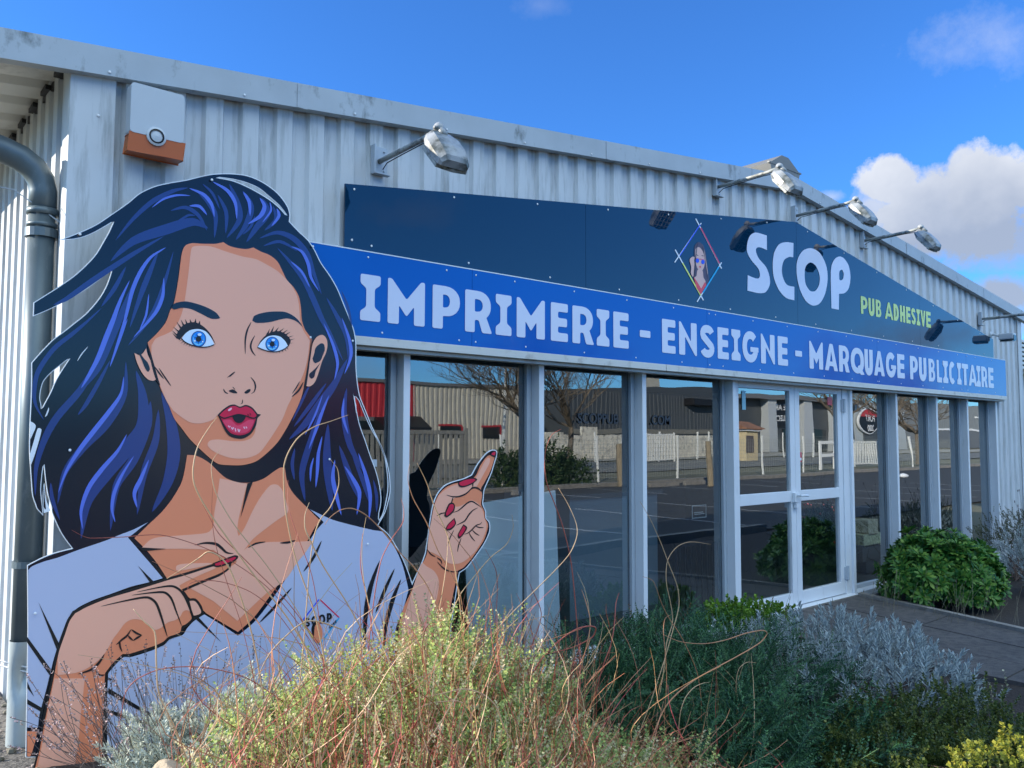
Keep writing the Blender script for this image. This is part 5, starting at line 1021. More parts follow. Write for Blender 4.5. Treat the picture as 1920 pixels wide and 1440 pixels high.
lob = [(3.55, -.95, .0, .5, .4, .34), (4.1, -.95, .0, .5, .42, .32), (4.55, -1.25, .0, .40, .35, .24), (3.5, -1.45, -.02, .5, .4, .30), (3.05, -1.1, -.05, .3, .35, .28), (4.1, -1.6, .0, .5, .35, .26), (3.3, -1.85, -.02, .4, .3, .24), (3.75, -2.1, -.05, .35, .25, .2), (3.2, -2.1, .03, .25, .22, .16)]
bush(jn, 'foliage', JUN, T, lob, 720, 1.0, rg, up=.1, jit=.22, lean=(.55, -.25, .2), shell=.5, low=-.05, bump=.2); stems(jn, 'stem', TW, lob, 60, rg, .006, -.02)
# --- small shrubs along the shopfront
br = plant('barberry_shrub', 'small bronze leaved twiggy shrub against the glass below the third window', 'shrub')
T = [sprig(rg, .10, 12, .018, .010, 1.1) for _ in range(3)]; lob = [(4.35, -.42, .10, .28, .2, .26), (4.62, -.5, .12, .2, .2, .24)]
bush(br, 'foliage', leafm('bronze_leaf', (.12, .085, .03), .45, .25), T, lob, 260, 1, rg, shell=.3); stems(br, 'stem', TW, lob, 30, rg, .004, -.02)
eu = plant('euonymus_bush', 'low bright green glossy leaved bush just left of the door', 'bush')
T = [sprig(rg, .07, 12, .036, .022, 1.15, updown=.3) for _ in range(3)]; lob = [(5.55, -.42, .08, .38, .26, .22), (5.95, -.42, .05, .3, .24, .18), (5.3, -.45, .06, .25, .22, .2)]
bush(eu, 'foliage', leafm('euonymus_leaf', (.13, .25, .025), .3, .2, .35), T, lob, 520, 1, rg, shell=.5); stems(eu, 'stem', TW, lob, 30, rg, .004, -.02)
fe = plant('young_juniper', 'lighter green feathery sprays rising against the fourth window', 'juniper')
T = [fan(rg) for _ in range(2)]; lob = [(4.5, -.6, .05, .22, .2, .24), (4.75, -.65, .02, .2, .2, .2)]
bush(fe, 'foliage', leafm('young_juniper_leaf', (.07, .17, .09), .3, .2), T, lob, 70, .9, rg, up=1.2, shell=.3)
# --- silver shrub in shade in front of the path
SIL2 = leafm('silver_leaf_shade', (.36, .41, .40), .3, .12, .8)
T = [sprig(rg, .095, 24, .038, .0085, .85, start=.05) for _ in range(3)]
s2 = plant('silver_shrub', 'broad silver grey shrub in shade between the juniper and the paved path', 'shrub')
lob = [(5.0, -1.05, .04, .42, .35, .24), (5.45, -1.25, .06, .5, .38, .27), (5.35, -1.65, .04, .5, .38, .24), (4.75, -1.6, .02, .35, .35, .22), (5.0, -2.05, .04, .5, .32, .22), (5.75, -1.35, .0, .25, .25, .18)]
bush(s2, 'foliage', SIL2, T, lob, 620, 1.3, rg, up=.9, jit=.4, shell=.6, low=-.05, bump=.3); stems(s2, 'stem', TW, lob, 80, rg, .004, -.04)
# --- round pittosporum right of the path
def rosette(rng):
    V = []; F = []
    for ring, (n, el, L_) in enumerate(((8, 1.25, .115), (6, .75, .09), (3, .3, .05))):
        for i in range(n):
            a = 2*math.pi*i/n+ring*.5+rng.uniform(-.15, .15); e = el+rng.uniform(-.12, .12); d = np.array([math.cos(a)*math.sin(e), math.sin(a)*math.sin(e), math.cos(e)]); sd = np.array([-math.sin(a), math.cos(a), 0]); nr = np.cross(d, sd)
            l = L_*rng.uniform(.85, 1.15); w = l*.36; k = len(V)
            V += [d*l*.1+sd*w*.12, d*l*.1-sd*w*.12, d*l*.66-sd*w*.5-nr*.004, d*l-sd*w*.12-nr*l*.1, d*l+sd*w*.12-nr*l*.1, d*l*.66+sd*w*.5-nr*.004]; F += [[k, k+1, k+2, k+5], [k+5, k+2, k+3, k+4]]
    return np.array(V), np.array(F)
T = [rosette(rg) for _ in range(4)]
pt = plant('round_bush', 'dense rounded bright green bush with leaf rosettes right of the paved path', 'bush')
lob = [(8.72, -.62, .24, .46, .46, .42), (8.48, -.58, .14, .34, .34, .34), (8.98, -.72, .22, .32, .38, .38), (8.78, -.95, .12, .34, .26, .3)]
bush(pt, 'foliage', leafm('rosette_leaf', (.08, .19, .03), .6, .2, .45), T, lob, 1250, .72, rg, up=.35, jit=.3, shell=.72, low=-.35, bump=.2); stems(pt, 'stem', TW, lob, 40, rg, .008, -.05)
# --- shrubs at the right edge
T = [sprig(rg, .08, 18, .032, .007, .9) for _ in range(3)]
s3 = plant('silver_shrub', 'upright blue grey shrub at the far right edge behind the round green bush', 'shrub')
lob = [(10.0, -1.1, .15, .40, .4, .48), (10.4, -1.3, .2, .4, .4, .5), (9.75, -1.45, .05, .3, .3, .35)]
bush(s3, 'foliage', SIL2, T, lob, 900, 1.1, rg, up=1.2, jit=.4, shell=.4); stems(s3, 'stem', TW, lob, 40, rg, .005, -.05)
s4 = plant('brown_shrub', 'dull olive brown shrub against the last window at the right', 'shrub')
T = [sprig(rg, .09, 14, .022, .010, 1.1) for _ in range(3)]; lob = [(10.8, -.6, .3, .45, .35, .42), (11.6, -.6, .35, .45, .35, .40), (12.5, -.7, .3, .5, .4, .4)]
bush(s4, 'foliage', leafm('olive_leaf', (.10, .11, .06), .4, .2), T, lob, 700, 1.1, rg, up=.8, shell=.4); stems(s4, 'stem', TW, lob, 60, rg, .005, -.05)
mb = MB()
for i in range(22):
    b = Vector((rg.uniform(10.6, 12.4), -.75, .4)); e = b+Vector((rg.uniform(-.4, .35), rg.uniform(-.1, .1), rg.uniform(.35, .62))); mb.tube([b, (b+e)/2+Vector((.02, 0, 0)), e], [.003, .002, .001], 3); mb.ball(e, .008, 4, 4, sc=(.6, .6, 2))
mb.build('dry_stalks', LAVS, s4)
# --- small leaved dark shrub, lower right, tips in the sun
T = [sprig(rg, .08, 18, .016, .0135, 1.25, updown=.15) for _ in range(4)]
d5 = plant('dark_leafy_shrub', 'dark small leaved shrub in the lower right corner with yellow sunlit tips', 'shrub')
lob = [(3.95, -2.35, -.02, .42, .3, .24), (4.35, -2.25, .0, .42, .32, .26), (4.70, -2.40, .0, .38, .32, .24), (4.1, -2.75, .0, .5, .25, .24), (4.55, -2.85, .0, .4, .25, .22), (3.6, -2.55, -.02, .3, .25, .2)]
bush(d5, 'foliage', leafm('box_leaf', (.09, .12, .025), .5, .25, .4), T, lob, 2600, 1.0, rg, up=.6, jit=.6, shell=.45, low=-.2, bump=.25); stems(d5, 'stem', TW, lob, 60, rg, .004, -.04)
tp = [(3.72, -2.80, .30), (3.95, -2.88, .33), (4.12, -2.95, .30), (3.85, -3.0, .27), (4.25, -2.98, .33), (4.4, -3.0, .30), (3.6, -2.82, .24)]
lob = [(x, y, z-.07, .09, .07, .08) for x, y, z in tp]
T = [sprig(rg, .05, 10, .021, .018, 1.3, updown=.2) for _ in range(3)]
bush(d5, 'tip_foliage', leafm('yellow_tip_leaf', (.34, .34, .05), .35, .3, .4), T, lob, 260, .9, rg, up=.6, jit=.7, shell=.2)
# --- variegated sprigs at the right edge of the frame
vg = plant('variegated_sprig', 'cream edged variegated leaves on thin upright stems at the right edge', 'shrub')
VG = leafm('variegated_leaf', (.42, .42, .26), .45, .25, .5); T = [sprig(rg, .26, 16, .026, .017, 1.4, stem=.0016, updown=.5) for _ in range(4)]
pp = np.array([onY(x, y, -2.2) for x, y in ((1848, 1330), (1880, 1350), (1900, 1340), (1915, 1360), (1868, 1345), (1930, 1330), (1890, 1370))]); 
R = frames(np.array([[rg.normal()*.15, rg.normal()*.15, 1] for _ in pp]), rg); VV = []; FF = []; nb = 0
for i in range(len(pp)):
    V, Fc = inst(*T[i % 4], pp[i:i+1], R[i:i+1], np.array([rg.uniform(.7, 1.1)])); VV.append(V); FF.append(Fc+nb); nb += len(V)
npmesh('foliage', np.concatenate(VV), np.concatenate(FF), VG, vg)
# --- thin grass stalks along the path and threshold
gs = plant('path_grass', 'sparse thin seed head grass stalks leaning along the edge of the paved path', 'grass')
mb = MB(); GR = mat('dry_grass', (.16, .14, .09), .8)
for i in range(90):
    x, y = (rg.uniform(5.3, 6.1), rg.uniform(-1.1, -.3)) if i < 40 else (rg.uniform(7.8, 8.5)-.2, rg.uniform(-1.6, -.3)); b = Vector((x, y, -.05)); e = b+Vector((rg.normal()*.06+(.1 if i >= 40 else 0), rg.normal()*.08, rg.uniform(.15, .42))); mb.tube([b, (b+e)/2+Vector((rg.normal()*.015, 0, 0)), e], [.0016, .0014, .001], 3, caps=False); mb.tube([e, e+(e-b).normalized()*.03], [.003, .001], 4)
mb.build('stalks', GR, gs)
# --- boulder and bark
mb = MB(); R0 = onY(312, 1452, -1.55); vs = []; fs = []; nu, nv = 22, 14
for i in range(nv+1):
    t_ = math.pi*i/nv
    for j in range(nu):
        a = 2*math.pi*j/nu; d = np.array([math.sin(t_)*math.cos(a), math.sin(t_)*math.sin(a), math.cos(t_)]); r = 1+.10*math.sin(d[0]*5+1)+.08*math.sin(d[1]*6)+.05*math.sin(d[2]*9+d[0]*7); vs.append((float(R0[0])+d[0]*.10*r, -1.55+d[1]*.10*r, float(R0[2])-.055+d[2]*.08*r))
for i in range(nv):
    for j in range(nu): fs.append((i*nu+j, (i+1)*nu+j, (i+1)*nu+(j+1) % nu, i*nu+(j+1) % nu))
mb.add(vs, fs); o = mb.build('boulder', mat('sandstone', (.46, .36, .24), .9, var=.15, vscale=12, bump=.9, bscale=45), smooth=True); tag(o, 'pale sandy boulder cut by the bottom edge under the silver shrub', 'rock')
# gravel stones by the side wall
mb = MB()
for i in range(1500):
    x, y = rg.uniform(-.8, .86), rg.uniform(-1.6, 2.5); s_ = rg.uniform(.008, .022); z = .20-.012*y+.012*math.sin(x*5+y*3)
    mb.ball((x, y, z+s_*.3), s_, 5, 4, sc=(rg.uniform(.7, 1.4), rg.uniform(.7, 1.4), rg.uniform(.5, .9)))
o = mb.build('gravel_stones', mat('gravel_stone', (.24, .20, .16), .9, island=.5)); tag(o, 'loose brown and grey gravel along the foot of the side wall', 'gravel', kind='stuff')
# ================================================================== ACROSS THE ROAD (seen mirrored in the glass)
YG = .105
def rv(px, py, d):          # photo point seen in the glass -> real place d metres behind the glass plane, turned back to the street side
    p = onY(px, py, d); return np.array([p[0], 2*YG-d, p[2]])
PAINT = mat('road_paint', (.34, .34, .33), .8, var=.1, vscale=20)
mb = MB(); mb.add([(-40, -15.2, -.12), (120, -15.2, -.12), (120, -4.35, -.12), (-40, -4.35, -.12)], [(0, 1, 2, 3)]); tag(mb.build('car_park', ASPH), kind='structure')
mb = MB(); mb.add([(-60, -34, -.10), (150, -34, -.10), (150, -23, -.10), (-60, -23, -.10)], [(0, 1, 2, 3)]); tag(mb.build('road', mat('pale_road', (.17, .16, .14), .9, var=.2, vscale=.4)), kind='structure')
mb = MB(); mb.add([(-60, -46, -.08), (200, -46, -.08), (200, -36, -.08), (-60, -36, -.08)], [(0, 1, 2, 3)]); tag(mb.build('yard', mat('yard_concrete', (.36, .33, .27), .9, var=.2)), kind='structure')
mb = MB(); mb.box(-40, 120, -15.5, -15.2, -.16, .02); tag(mb.build('car_park_kerb', KERB), kind='structure')
mb = MB(); mb.box(-3, 13.5, -4.35, -4.2, -.16, .0); tag(mb.build('bed_kerb', KERB), kind='structure')
mb = MB()
for i in range(13): x = -4+3.0*i; mb.box(x, x+.10, -9.6, -5.0, -.1165, -.116)
for i in range(13): x = -4+3.0*i; mb.box(x, x+.10, -15.0, -11.6, -.1165, -.116)
tag(mb.build('parking_lines', PAINT), kind='structure')
# halls
HG = mat('dark_grey_cladding', (.065, .072, .078), .5, var=.05); HW = mat('pale_cladding', (.48, .45, .38), .55, var=.05, dirt=((.3, .28, .23), 2, .55, .8)); HR = mat('red_cladding', (.50, .03, .04), .5); HT = mat('hall_trim', (.16, .16, .16), .5); DG = mat('dark_glazing', (.015, .02, .025), .08)
def ribs(x0, x1, y, z0, z1, p, dep, mb, mi=0):
    x = x0
    while x < x1-1e-6:
        q = [(x, y), (x+p*.45, y), (x+p*.55, y-dep), (x+p*.9, y-dep), (x+p, y)]
        for (xa, ya), (xb, yb) in zip(q, q[1:]): mb.add([(xa, ya, z0), (xb, yb, z0), (xb, yb, z1), (xa, ya, z1)], [(3, 2, 1, 0)], mi)
        x += p
h1 = empty('red_hall', 'warehouse with red and pale ribbed cladding mirrored in the first windows', 'building', (34, -45, 0))
D = 45; xa, xb, xc = rv(600, 712, D)[0], rv(774, 715, D)[0], rv(975, 735, D)[0]; yb = 2*YG-D; zt = 5.35
mb = MB(); mb.box(xa-6, xc+.6, yb-18, yb-.2, -.1, zt); B(mb, 'hall_body', HW, h1)
mb = MB(); ribs(xb, xc, yb, -.1, zt, .42, .09, mb); B(mb, 'pale_wall', HW, h1)
mb = MB(); ribs(xa-6, xb, yb+.02, 3.0, zt, .42, .06, mb); mb.box(xc, xc+.7, yb-.1, yb+.1, -.1, zt-.6); mb.box(xb-.9, xb, yb-.1, yb+.1, -.1, 3.0); B(mb, 'red_panel', HR, h1)
mb = MB(); mb.box(xa-6, xb-.9, yb-.15, yb, -.1, 2.6); B(mb, 'shop_window', DG, h1)
mb = MB(); mb.box(xa-6, xc+.8, yb-.3, yb+.15, zt, zt+.22); mb.box(xa-6, xb, yb, yb+.12, 2.7, 3.0); B(mb, 'roof_edge', HT, h1)
for px in (846, 922):
    x = rv(px, 800, D)[0]; mb = MB(); mb.box(x-.9, x+.9, yb+.02, yb+.08, 1.5, 2.35); B(mb, 'window', DG, h1); mb = MB(); mb.box(x-1.05, x+1.05, yb+.0, yb+.05, 2.36, 2.5); mb.box(x+.92, x+1.1, yb, yb+.05, 1.4, 2.36); B(mb, 'red_frame', HR, h1)
mb = MB(); p = rv(775, 775, D); mb.prism([(yb+.1, 3.0), (yb+1.6, 2.2), (yb+1.6, 2.05), (yb+.1, 2.05)], 'x', xb-3.2, xb+.6); B(mb, 'awning', RUBBER, h1)

h2 = empty('grey_hall', 'long dark grey warehouse mirrored in the middle windows', 'building', (60, -48, 0))
D = 47; yb = 2*YG-D; xa, xb = rv(1068, 740, D)[0], rv(1372, 735, D)[0]; zt = 6.4
mb = MB(); mb.add([(xa, yb, -.1), (xb, yb, -.1), (xb, yb, zt+.6), (xa, yb, zt-.6), (xa, yb-20, -.1), (xb, yb-20, -.1), (xb, yb-20, zt+.6), (xa, yb-20, zt-.6)], [(0, 1, 2, 3), (5, 4, 7, 6), (4, 0, 3, 7), (1, 5, 6, 2), (3, 2, 6, 7)]); B(mb, 'hall_body', HG, h2)
mb = MB(); ribs(xa, xb, yb+.06, 2.2, 5.7, .5, .04, mb); B(mb, 'ribbed_wall', HG, h2)
mb = MB(); mb.box(xa, xb, yb+.02, yb+.10, 1.9, 2.35); B(mb, 'pale_band', mat('hall_band', (.20, .19, .16), .6), h2)
x = rv(1246, 724, D)[0]; mb = MB(); mb.box(x-1.0, x+1.2, yb-3, yb-1.5, zt, zt+1.1); mb.box(x-1.4, x+1.3, yb-3.2, yb-1.4, zt+1.1, zt+1.25); B(mb, 'roof_unit', mat('roof_unit', (.45, .42, .35), .7), h2)
x = rv(1310, 752, D)[0]; mb = MB(); mb.box(x-2.4, x+3.5, yb+.08, yb+1.2, 4.9, 5.5); B(mb, 'canopy', RUBBER, h2)
h3 = empty('grey_shop_hall', 'dark grey retail hall with a black sign board mirrored in the glass door', 'building', (85, -52, 0))
D = 49; yb = 2*YG-D; xa, xb = rv(1376, 735, D)[0], rv(1600, 740, D)[0]
mb = MB(); mb.box(xa, xb, yb-20, yb, -.1, 6.2); B(mb, 'hall_body', HG, h3)
mb = MB(); mb.box(xa-.5, xb, yb+.01, yb+1.4, 6.0, 6.5); B(mb, 'roof_edge', HT, h3)
for px in (1432, 1497, 1556): x = rv(px, 780, D)[0]; mb = MB(); mb.box(x-.9, x+.9, yb+.02, yb+1.1, -.1, 6.0); B(mb, 'white_pillar', mat('pillar_white', (.45, .47, .48), .6), h3)
x0, x1 = rv(1443, 760, D)[0], rv(1471, 760, D)[0]; mb = MB(); mb.box(x0, x1, yb+.3, yb+.5, 3.0, 6.0); sg = B(mb, 'sign_board', RUBBER, h3)
def text(body, size, x, y, z, m, parent, flip=True):
    c = bpy.data.curves.new('t', 'FONT'); c.body = body; c.size = size; c.align_x = 'CENTER'; c.align_y = 'CENTER'; c.extrude = .002; c.offset = size*.02
    o = bpy.data.objects.new('t', c); COL.objects.link(o); o.rotation_euler = (math.pi/2, 0, math.pi if flip else 0); o.location = (x, y, z)
    bpy.context.view_layer.update(); dg = bpy.context.evaluated_depsgraph_get(); me = bpy.data.meshes.new_from_object(o.evaluated_get(dg)); me.transform(o.matrix_world); bpy.data.objects.remove(o)
    me.materials.clear(); me.materials.append(m); ob = bpy.data.objects.new('lettering', me); lk(ob); ob.parent = parent
    if parent is not None and parent.type == 'EMPTY': ob.matrix_parent_inverse = Matrix.Translation(parent.location).inverted()
    return ob
SGW = mat('sign_white', (.75, .75, .75), .5)
text('WE ARE', .95, (x0+x1)/2, yb+.52, 5.2, SGW, sg); text('SELECT', .95, (x0+x1)/2, yb+.52, 3.9, SGW, sg)
mb = MB(); mb.box(x1-.5, xb-8, yb+.02, yb+.2, -.1, 2.6); B(mb, 'shop_window', DG, h3)
h4 = empty('white_shop_hall', 'pale retail hall with a round red and black shop sign mirrored right of the door', 'building', (120, -52, 0))
D = 49; yb = 2*YG-D; xa, xb = rv(1602, 740, D)[0], rv(1700, 745, D)[0]
mb = MB(); mb.box(xa, xb, yb-15, yb, -.1, 6.4); B(mb, 'hall_body', mat('white_hall', (.40, .43, .44), .6), h4)
mb = MB(); mb.box(xa+2, xb-6, yb+.02, yb+.15, -.1, 5.6); B(mb, 'dark_panel', HG, h4)
cx = rv(1625, 786, D)[0]; cz = 3.9
mb = MB(); kk = 28; rxx, rzz = 3.0, 1.75
mb.prism([(cx+rxx*math.cos(2*math.pi*i/kk), cz+rzz*math.sin(2*math.pi*i/kk)) for i in range(kk)], 'y', yb+.2, yb+.4, 0); rs = B(mb, 'round_sign', SGW, h4)
mb = MB(); mb.prism([(cx+rxx*.93*math.cos(2*math.pi*i/kk), cz+rzz*.93*math.sin(2*math.pi*i/kk)) for i in range(kk)], 'y', yb+.41, yb+.44, 0); sub(mb, 'sign_face', RUBBER, rs)
mb = MB(); mb.prism([(cx+rxx*.92*math.cos(a), cz+rzz*.92*math.sin(a)) for a in np.linspace(.35, math.pi-.35, 14)], 'y', yb+.45, yb+.47, 0); sub(mb, 'red_cap', HR, rs)
text('PORT', 1.15, cx, yb+.49, 4.25, SGW, rs).scale = (1, 1, 1); text('2000', 1.15, cx, yb+.49, 2.95, SGW, rs)
h5 = empty('far_hall', 'grey ribbed hall with a bus shelter in front mirrored in the last windows', 'building', (160, -60, 0))
D = 55; yb = 2*YG-D; xa, xb = rv(1740, 745, D)[0], rv(1905, 745, D)[0]
mb = MB(); mb.box(xa, xb, yb-15, yb, -.1, 7.5); B(mb, 'hall_body', mat('grey_hall_wall', (.14, .15, .16), .6), h5)
mb = MB(); ribs(xa, xa+60, yb+.06, 3.2, 7.4, .8, .05, mb); B(mb, 'ribbed_wall', mat('grey_rib', (.20, .21, .21), .5), h5)
mb = MB(); mb.box(xa, xb, yb+.02, yb+.1, 2.9, 3.2); B(mb, 'pale_band', SGW, h5)
# low concrete slab wall
mb = MB(); x = rv(985, 830, 40)[0]; i = 0
while x < rv(1345, 830, 40)[0]: h = [1.95, 2.1, 1.95, 2.7, 2.0][i % 5] if x < rv(1185, 830, 40)[0] else 1.9; mb.box(x, x+1.9, -40.0, -39.8, -.1, h*.9); x += 1.92; i += 1
tag(mb.build('slab_wall', mat('concrete_slab', (.66, .62, .52), .9, var=.2, vscale=2, dirt=((.2, .19, .17), 3, .5, .7))), 'low wall of weathered concrete slabs across the road', 'wall')
# fences: near wire fence on white posts
WP = mat('white_post', (.80, .79, .74), .5); WIRE = mat('fence_wire', (.32, .34, .30), .5)
fn = empty('wire_fence', 'green wire mesh fence on white posts along the car park edge', 'fence', (20, -17.3, 0)); yf = -17.2
posts = [float(rv(px, 860, 17.4)[0]) for px in (826, 942, 1005, 1122, 1271, 1427, 1502, 1566, 1708, 1790)]
for x in posts: mb = MB(); mb.box(x-.035, x+.035, yf-.035, yf+.035, -.1, 1.65); mb.box(x-.045, x+.045, yf-.045, yf+.045, 1.65, 1.68); B(mb, 'post', WP, fn)
mb = MB(); x0, x1 = posts[1], posts[-1]
for z in np.arange(.05, 1.5, .16): mb.box(x0, x1, yf-.004, yf+.004, z, z+.009)
x = x0
while x < x1: mb.box(x, x+.006, yf-.004, yf+.004, 0, 1.5); x += .16
B(mb, 'wire_mesh', WIRE, fn)
f2 = empty('back_fence', 'white mesh fence on tall posts on the far side of the road', 'fence', (50, -34, 0)); yf = -34
for px in (1118, 1172, 1237, 1306, 1330, 1470, 1520, 1575): x = float(rv(px, 840, 34.2)[0]); mb = MB(); mb.box(x-.05, x+.05, yf-.05, yf+.05, -.1, 2.0); B(mb, 'post', WP, f2)
mb = MB(); x0, x1 = float(rv(1118, 840, 34.2)[0]), float(rv(1640, 840, 34.2)[0])
for z in np.arange(.1, 1.8, .2): mb.box(x0, x1, yf-.005, yf+.005, z, z+.012)
B(mb, 'wire_mesh', WIRE, f2)
def gate(label, pxa, pxb, d, zt, m, step=.16):
    xa, xb = float(rv(pxa, 850, d)[0]), float(rv(pxb, 850, d)[0]); y = 2*YG-d
    g = empty('slatted_gate', label, 'gate', (xa, y, 0)); mb = MB(); x = xa
    while x < xb: mb.box(x, x+step*.55, y-.02, y+.02, .1, zt-.04); x += step
    B(mb, 'slats', m, g); mb = MB(); mb.box(xa-.1, xb+.1, y-.04, y+.04, zt-.06, zt+.06); mb.box(xa-.1, xb+.1, y-.04, y+.04, .02, .12); mb.box(xa-.16, xa-.05, y-.05, y+.05, -.1, zt+.15); mb.box(xb+.05, xb+.16, y-.05, y+.05, -.1, zt+.15); B(mb, 'frame', m, g)
gate('grey slatted fence panel mirrored beside the raised hand', 640, 868, 16.5, 1.72, mat('gate_grey', (.26, .25, .22), .7, var=.2), .19)
gate('white slatted gate mirrored in the fourth window', 1172, 1262, 33, 1.75, WP, .3); gate('white slatted sliding gate mirrored right of the door', 1601, 1657, 19, 1.35, WP, .32)
# white frame (bench end) and bollards
mb = MB(); x = float(rv(1550, 850, 17)[0]); 
for a, b_, c, d_ in ((x-.9, x-.7, 0, 1.45), (x+.7, x+.9, 0, 1.45), (x-.7, x+.7, 1.3, 1.45), (x-.7, x+.7, .65, .8)): mb.box(a, b_, -16.9, -16.8, c, d_)
tag(mb.build('white_barrier', WP), 'white painted post and rail barrier mirrored in the right door leaf', 'barrier')
# transformer kiosk
ks = empty('transformer_kiosk', 'small cream kiosk with a tiled roof mirrored in the left door leaf', 'kiosk', (60, -34, 0)); xk0, xk1 = float(rv(1397, 830, 30)[0]), float(rv(1419, 830, 30)[0])
mb = MB(); mb.box(xk0, xk1, -31.8, -29.8, -.1, 2.05); B(mb, 'wall', mat('cream_render', (.62, .50, .30), .8, var=.08), ks)
mb = MB(); mb.prism([(-32.1, 2.25), (-30.8, 2.75), (-29.5, 2.25), (-29.5, 2.18), (-32.1, 2.18)], 'x', xk0-.4, xk1+.5); B(mb, 'roof', mat('tile_roof', (.30, .14, .08), .9, var=.3, vscale=2), ks)
mb = MB(); mb.box(xk0-.2, xk1+.25, -32.0, -29.6, 2.05, 2.18); B(mb, 'cornice', SGW, ks)
mb = MB(); mb.box(xk1-1.6, xk1-.7, -29.79, -29.75, .5, 1.7); B(mb, 'notice', mat('notice', (.12, .10, .10), .7), ks)
# bare trees
BARK = mat('bare_bark', (.16, .125, .09), .9, var=.3, vscale=2); rt = np.random.default_rng(5)
def bare(label, x, y, trunk, spread, hgt, poll=False, seed=0):
    r_ = np.random.default_rng(seed); tr_ = empty('bare_tree', label, 'tree', (x, y, -.1), group='bare winter trees across the car park'); tk = MB(); cr = MB()
    def br(p, d, L_, r, lv):
        n = 3; pts = [p]; rs = [r]
        for i in range(n):
            d = (d+Vector(r_.normal(size=3)*(.06 if lv == 0 else .13))+Vector((0, 0, .06))).normalized(); p = p+d*L_/n; pts.append(p); rs.append(r*(1-.35*(i+1)/n))
        (tk if lv <= 1 else cr).tube(pts, rs, 6 if lv < 2 else 3, caps=False)
        if lv < 6:
            for i in range((5, 4, 4, 3, 3, 3)[lv]):
                a = r_.uniform(0, 2*math.pi); dd = (d*(.5 if lv == 0 else .8)+Vector((math.cos(a), math.sin(a), r_.uniform(-.15, .35)))*(1.0 if lv == 0 else .65)).normalized(); q = pts[-1] if i < 2 or lv == 0 else pts[1+i % 2]
                br(q, dd, L_*r_.uniform(.6, .8) if lv else spread*.9, r*(.5 if lv < 2 else .58), lv+1)
    br(Vector((x, y, -.1)), Vector((0, 0, 1)), trunk, hgt, 0); B(tk, 'trunk', BARK, tr_); B(cr, 'crown', BARK, tr_)
TL = ['bare tree with a wide crown mirrored in the second window above the pointing finger', 'bare forked tree mirrored in the third window beside the grey hall', 'bare tree mirrored in the right door leaf', 'bare tree mirrored in the first narrow window right of the door', 'pollarded bare tree mirrored in the second window right of the door']
for i, (px, d, tk_, sp, rr_) in enumerate(((992, 21, 2.2, 2.3, .16), (1062, 24, 2.2, 2.4, .17), (1572, 17, 2.6, 2.0, .14), (1668, 17.5, 2.4, 2.0, .14), (1718, 19, 2.0, 1.9, .2))):
    q = rv(px, 860, d); bare(TL[i], float(q[0]), float(q[1]), tk_, sp, rr_, seed=20+i)
# evergreen hedge shrubs at the car park edge
T = [sprig(rt, .5, 9, .16, .09, 1.2) for _ in range(3)]
for i, (pa, pb, d, h, lab) in enumerate(((928, 1000, 17.0, .95, 'dark green shrub mirrored just right of the pointing fingertip'), (1018, 1086, 16.6, 1.15, 'dark green shrub mirrored at the left of the third window'))):
    xa, xb = float(rv(pa, 860, d)[0]), float(rv(pb, 860, d)[0]); y = 2*YG-d; r_ = empty('hedge_shrub', lab, 'shrub', ((xa+xb)/2, y, 0), group='shrubs along the wire fence')
    o = bush(None, 'foliage', leafm('hedge_leaf', (.04, .07, .02), .4, .1), T, [((xa*(1-t)+xb*t), y, .0, (xb-xa)*.3, .7, h*(.8+.3*math.sin(5*t+i))) for t in (.2, .5, .8)], 420, .8, rt, shell=.5)
    o.parent = r_; o.matrix_parent_inverse = Matrix.Translation(r_.location).inverted()
# street lamp pole, timber posts, low kerb boulder
for px, d, h, lab in ((947, 24, 6.2, 'tall thin street lamp pole mirrored in the second window'), (1841, 22, 3.2, 'thin white pole mirrored in the last window')):
    q = rv(px, 850, d); l = empty('lamp_pole', lab, 'lamp post', (float(q[0]), float(q[1]), -.1)); mb = MB(); mb.tube([(q[0], q[1], -.1), (q[0], q[1], h)], [.07, .05], 8); B(mb, 'pole', WP, l); mb = MB(); mb.box(q[0]-.9, q[0]+.1, q[1]-.1, q[1]+.1, h, h+.10); B(mb, 'lamp_head', WP, l)
for px, d, h, w, lab in ((1166, 15.2, 1.35, .12, 'leaning timber post mirrored at the right of the third window'), (1331, 13.2, 1.45, .10, 'timber post mirrored at the right edge of the fourth window')):
    q = rv(px, 880, d); mb = MB(); mb.tube([(q[0], q[1], -.1), (q[0]-.08, q[1], h)], w, 8); tag(mb.build('timber_post', mat('weathered_timber', (.30, .24, .16), .9, var=.2)), lab, 'post')
mb = MB(); q = rv(1695, 895, 12); mb.ball((q[0], q[1], -.05), .16, 12, 8, sc=(1.2, 1, .7)); tag(mb.build('white_stone', SGW), 'small white painted stone on the car park mirrored right of the door', 'stone')
# car park wheel stops (kerb pieces) mirrored under the fence
for i, px in enumerate((1000, 1245, 1310)):
    q = rv(px, 905, 14.4); mb = MB(); mb.prism([(q[1]-.08, -.12), (q[1]+.08, -.12), (q[1]+.06, .02), (q[1]-.06, .02)], 'x', q[0]-.8, q[0]+.8); o = mb.build('wheel_stop', KERB); tag(o, ['concrete wheel stop mirrored beside the fingertip', 'concrete wheel stop mirrored at the left of the fourth window', 'concrete wheel stop mirrored at the right of the fourth window'][i], 'wheel stop', 'concrete wheel stops')
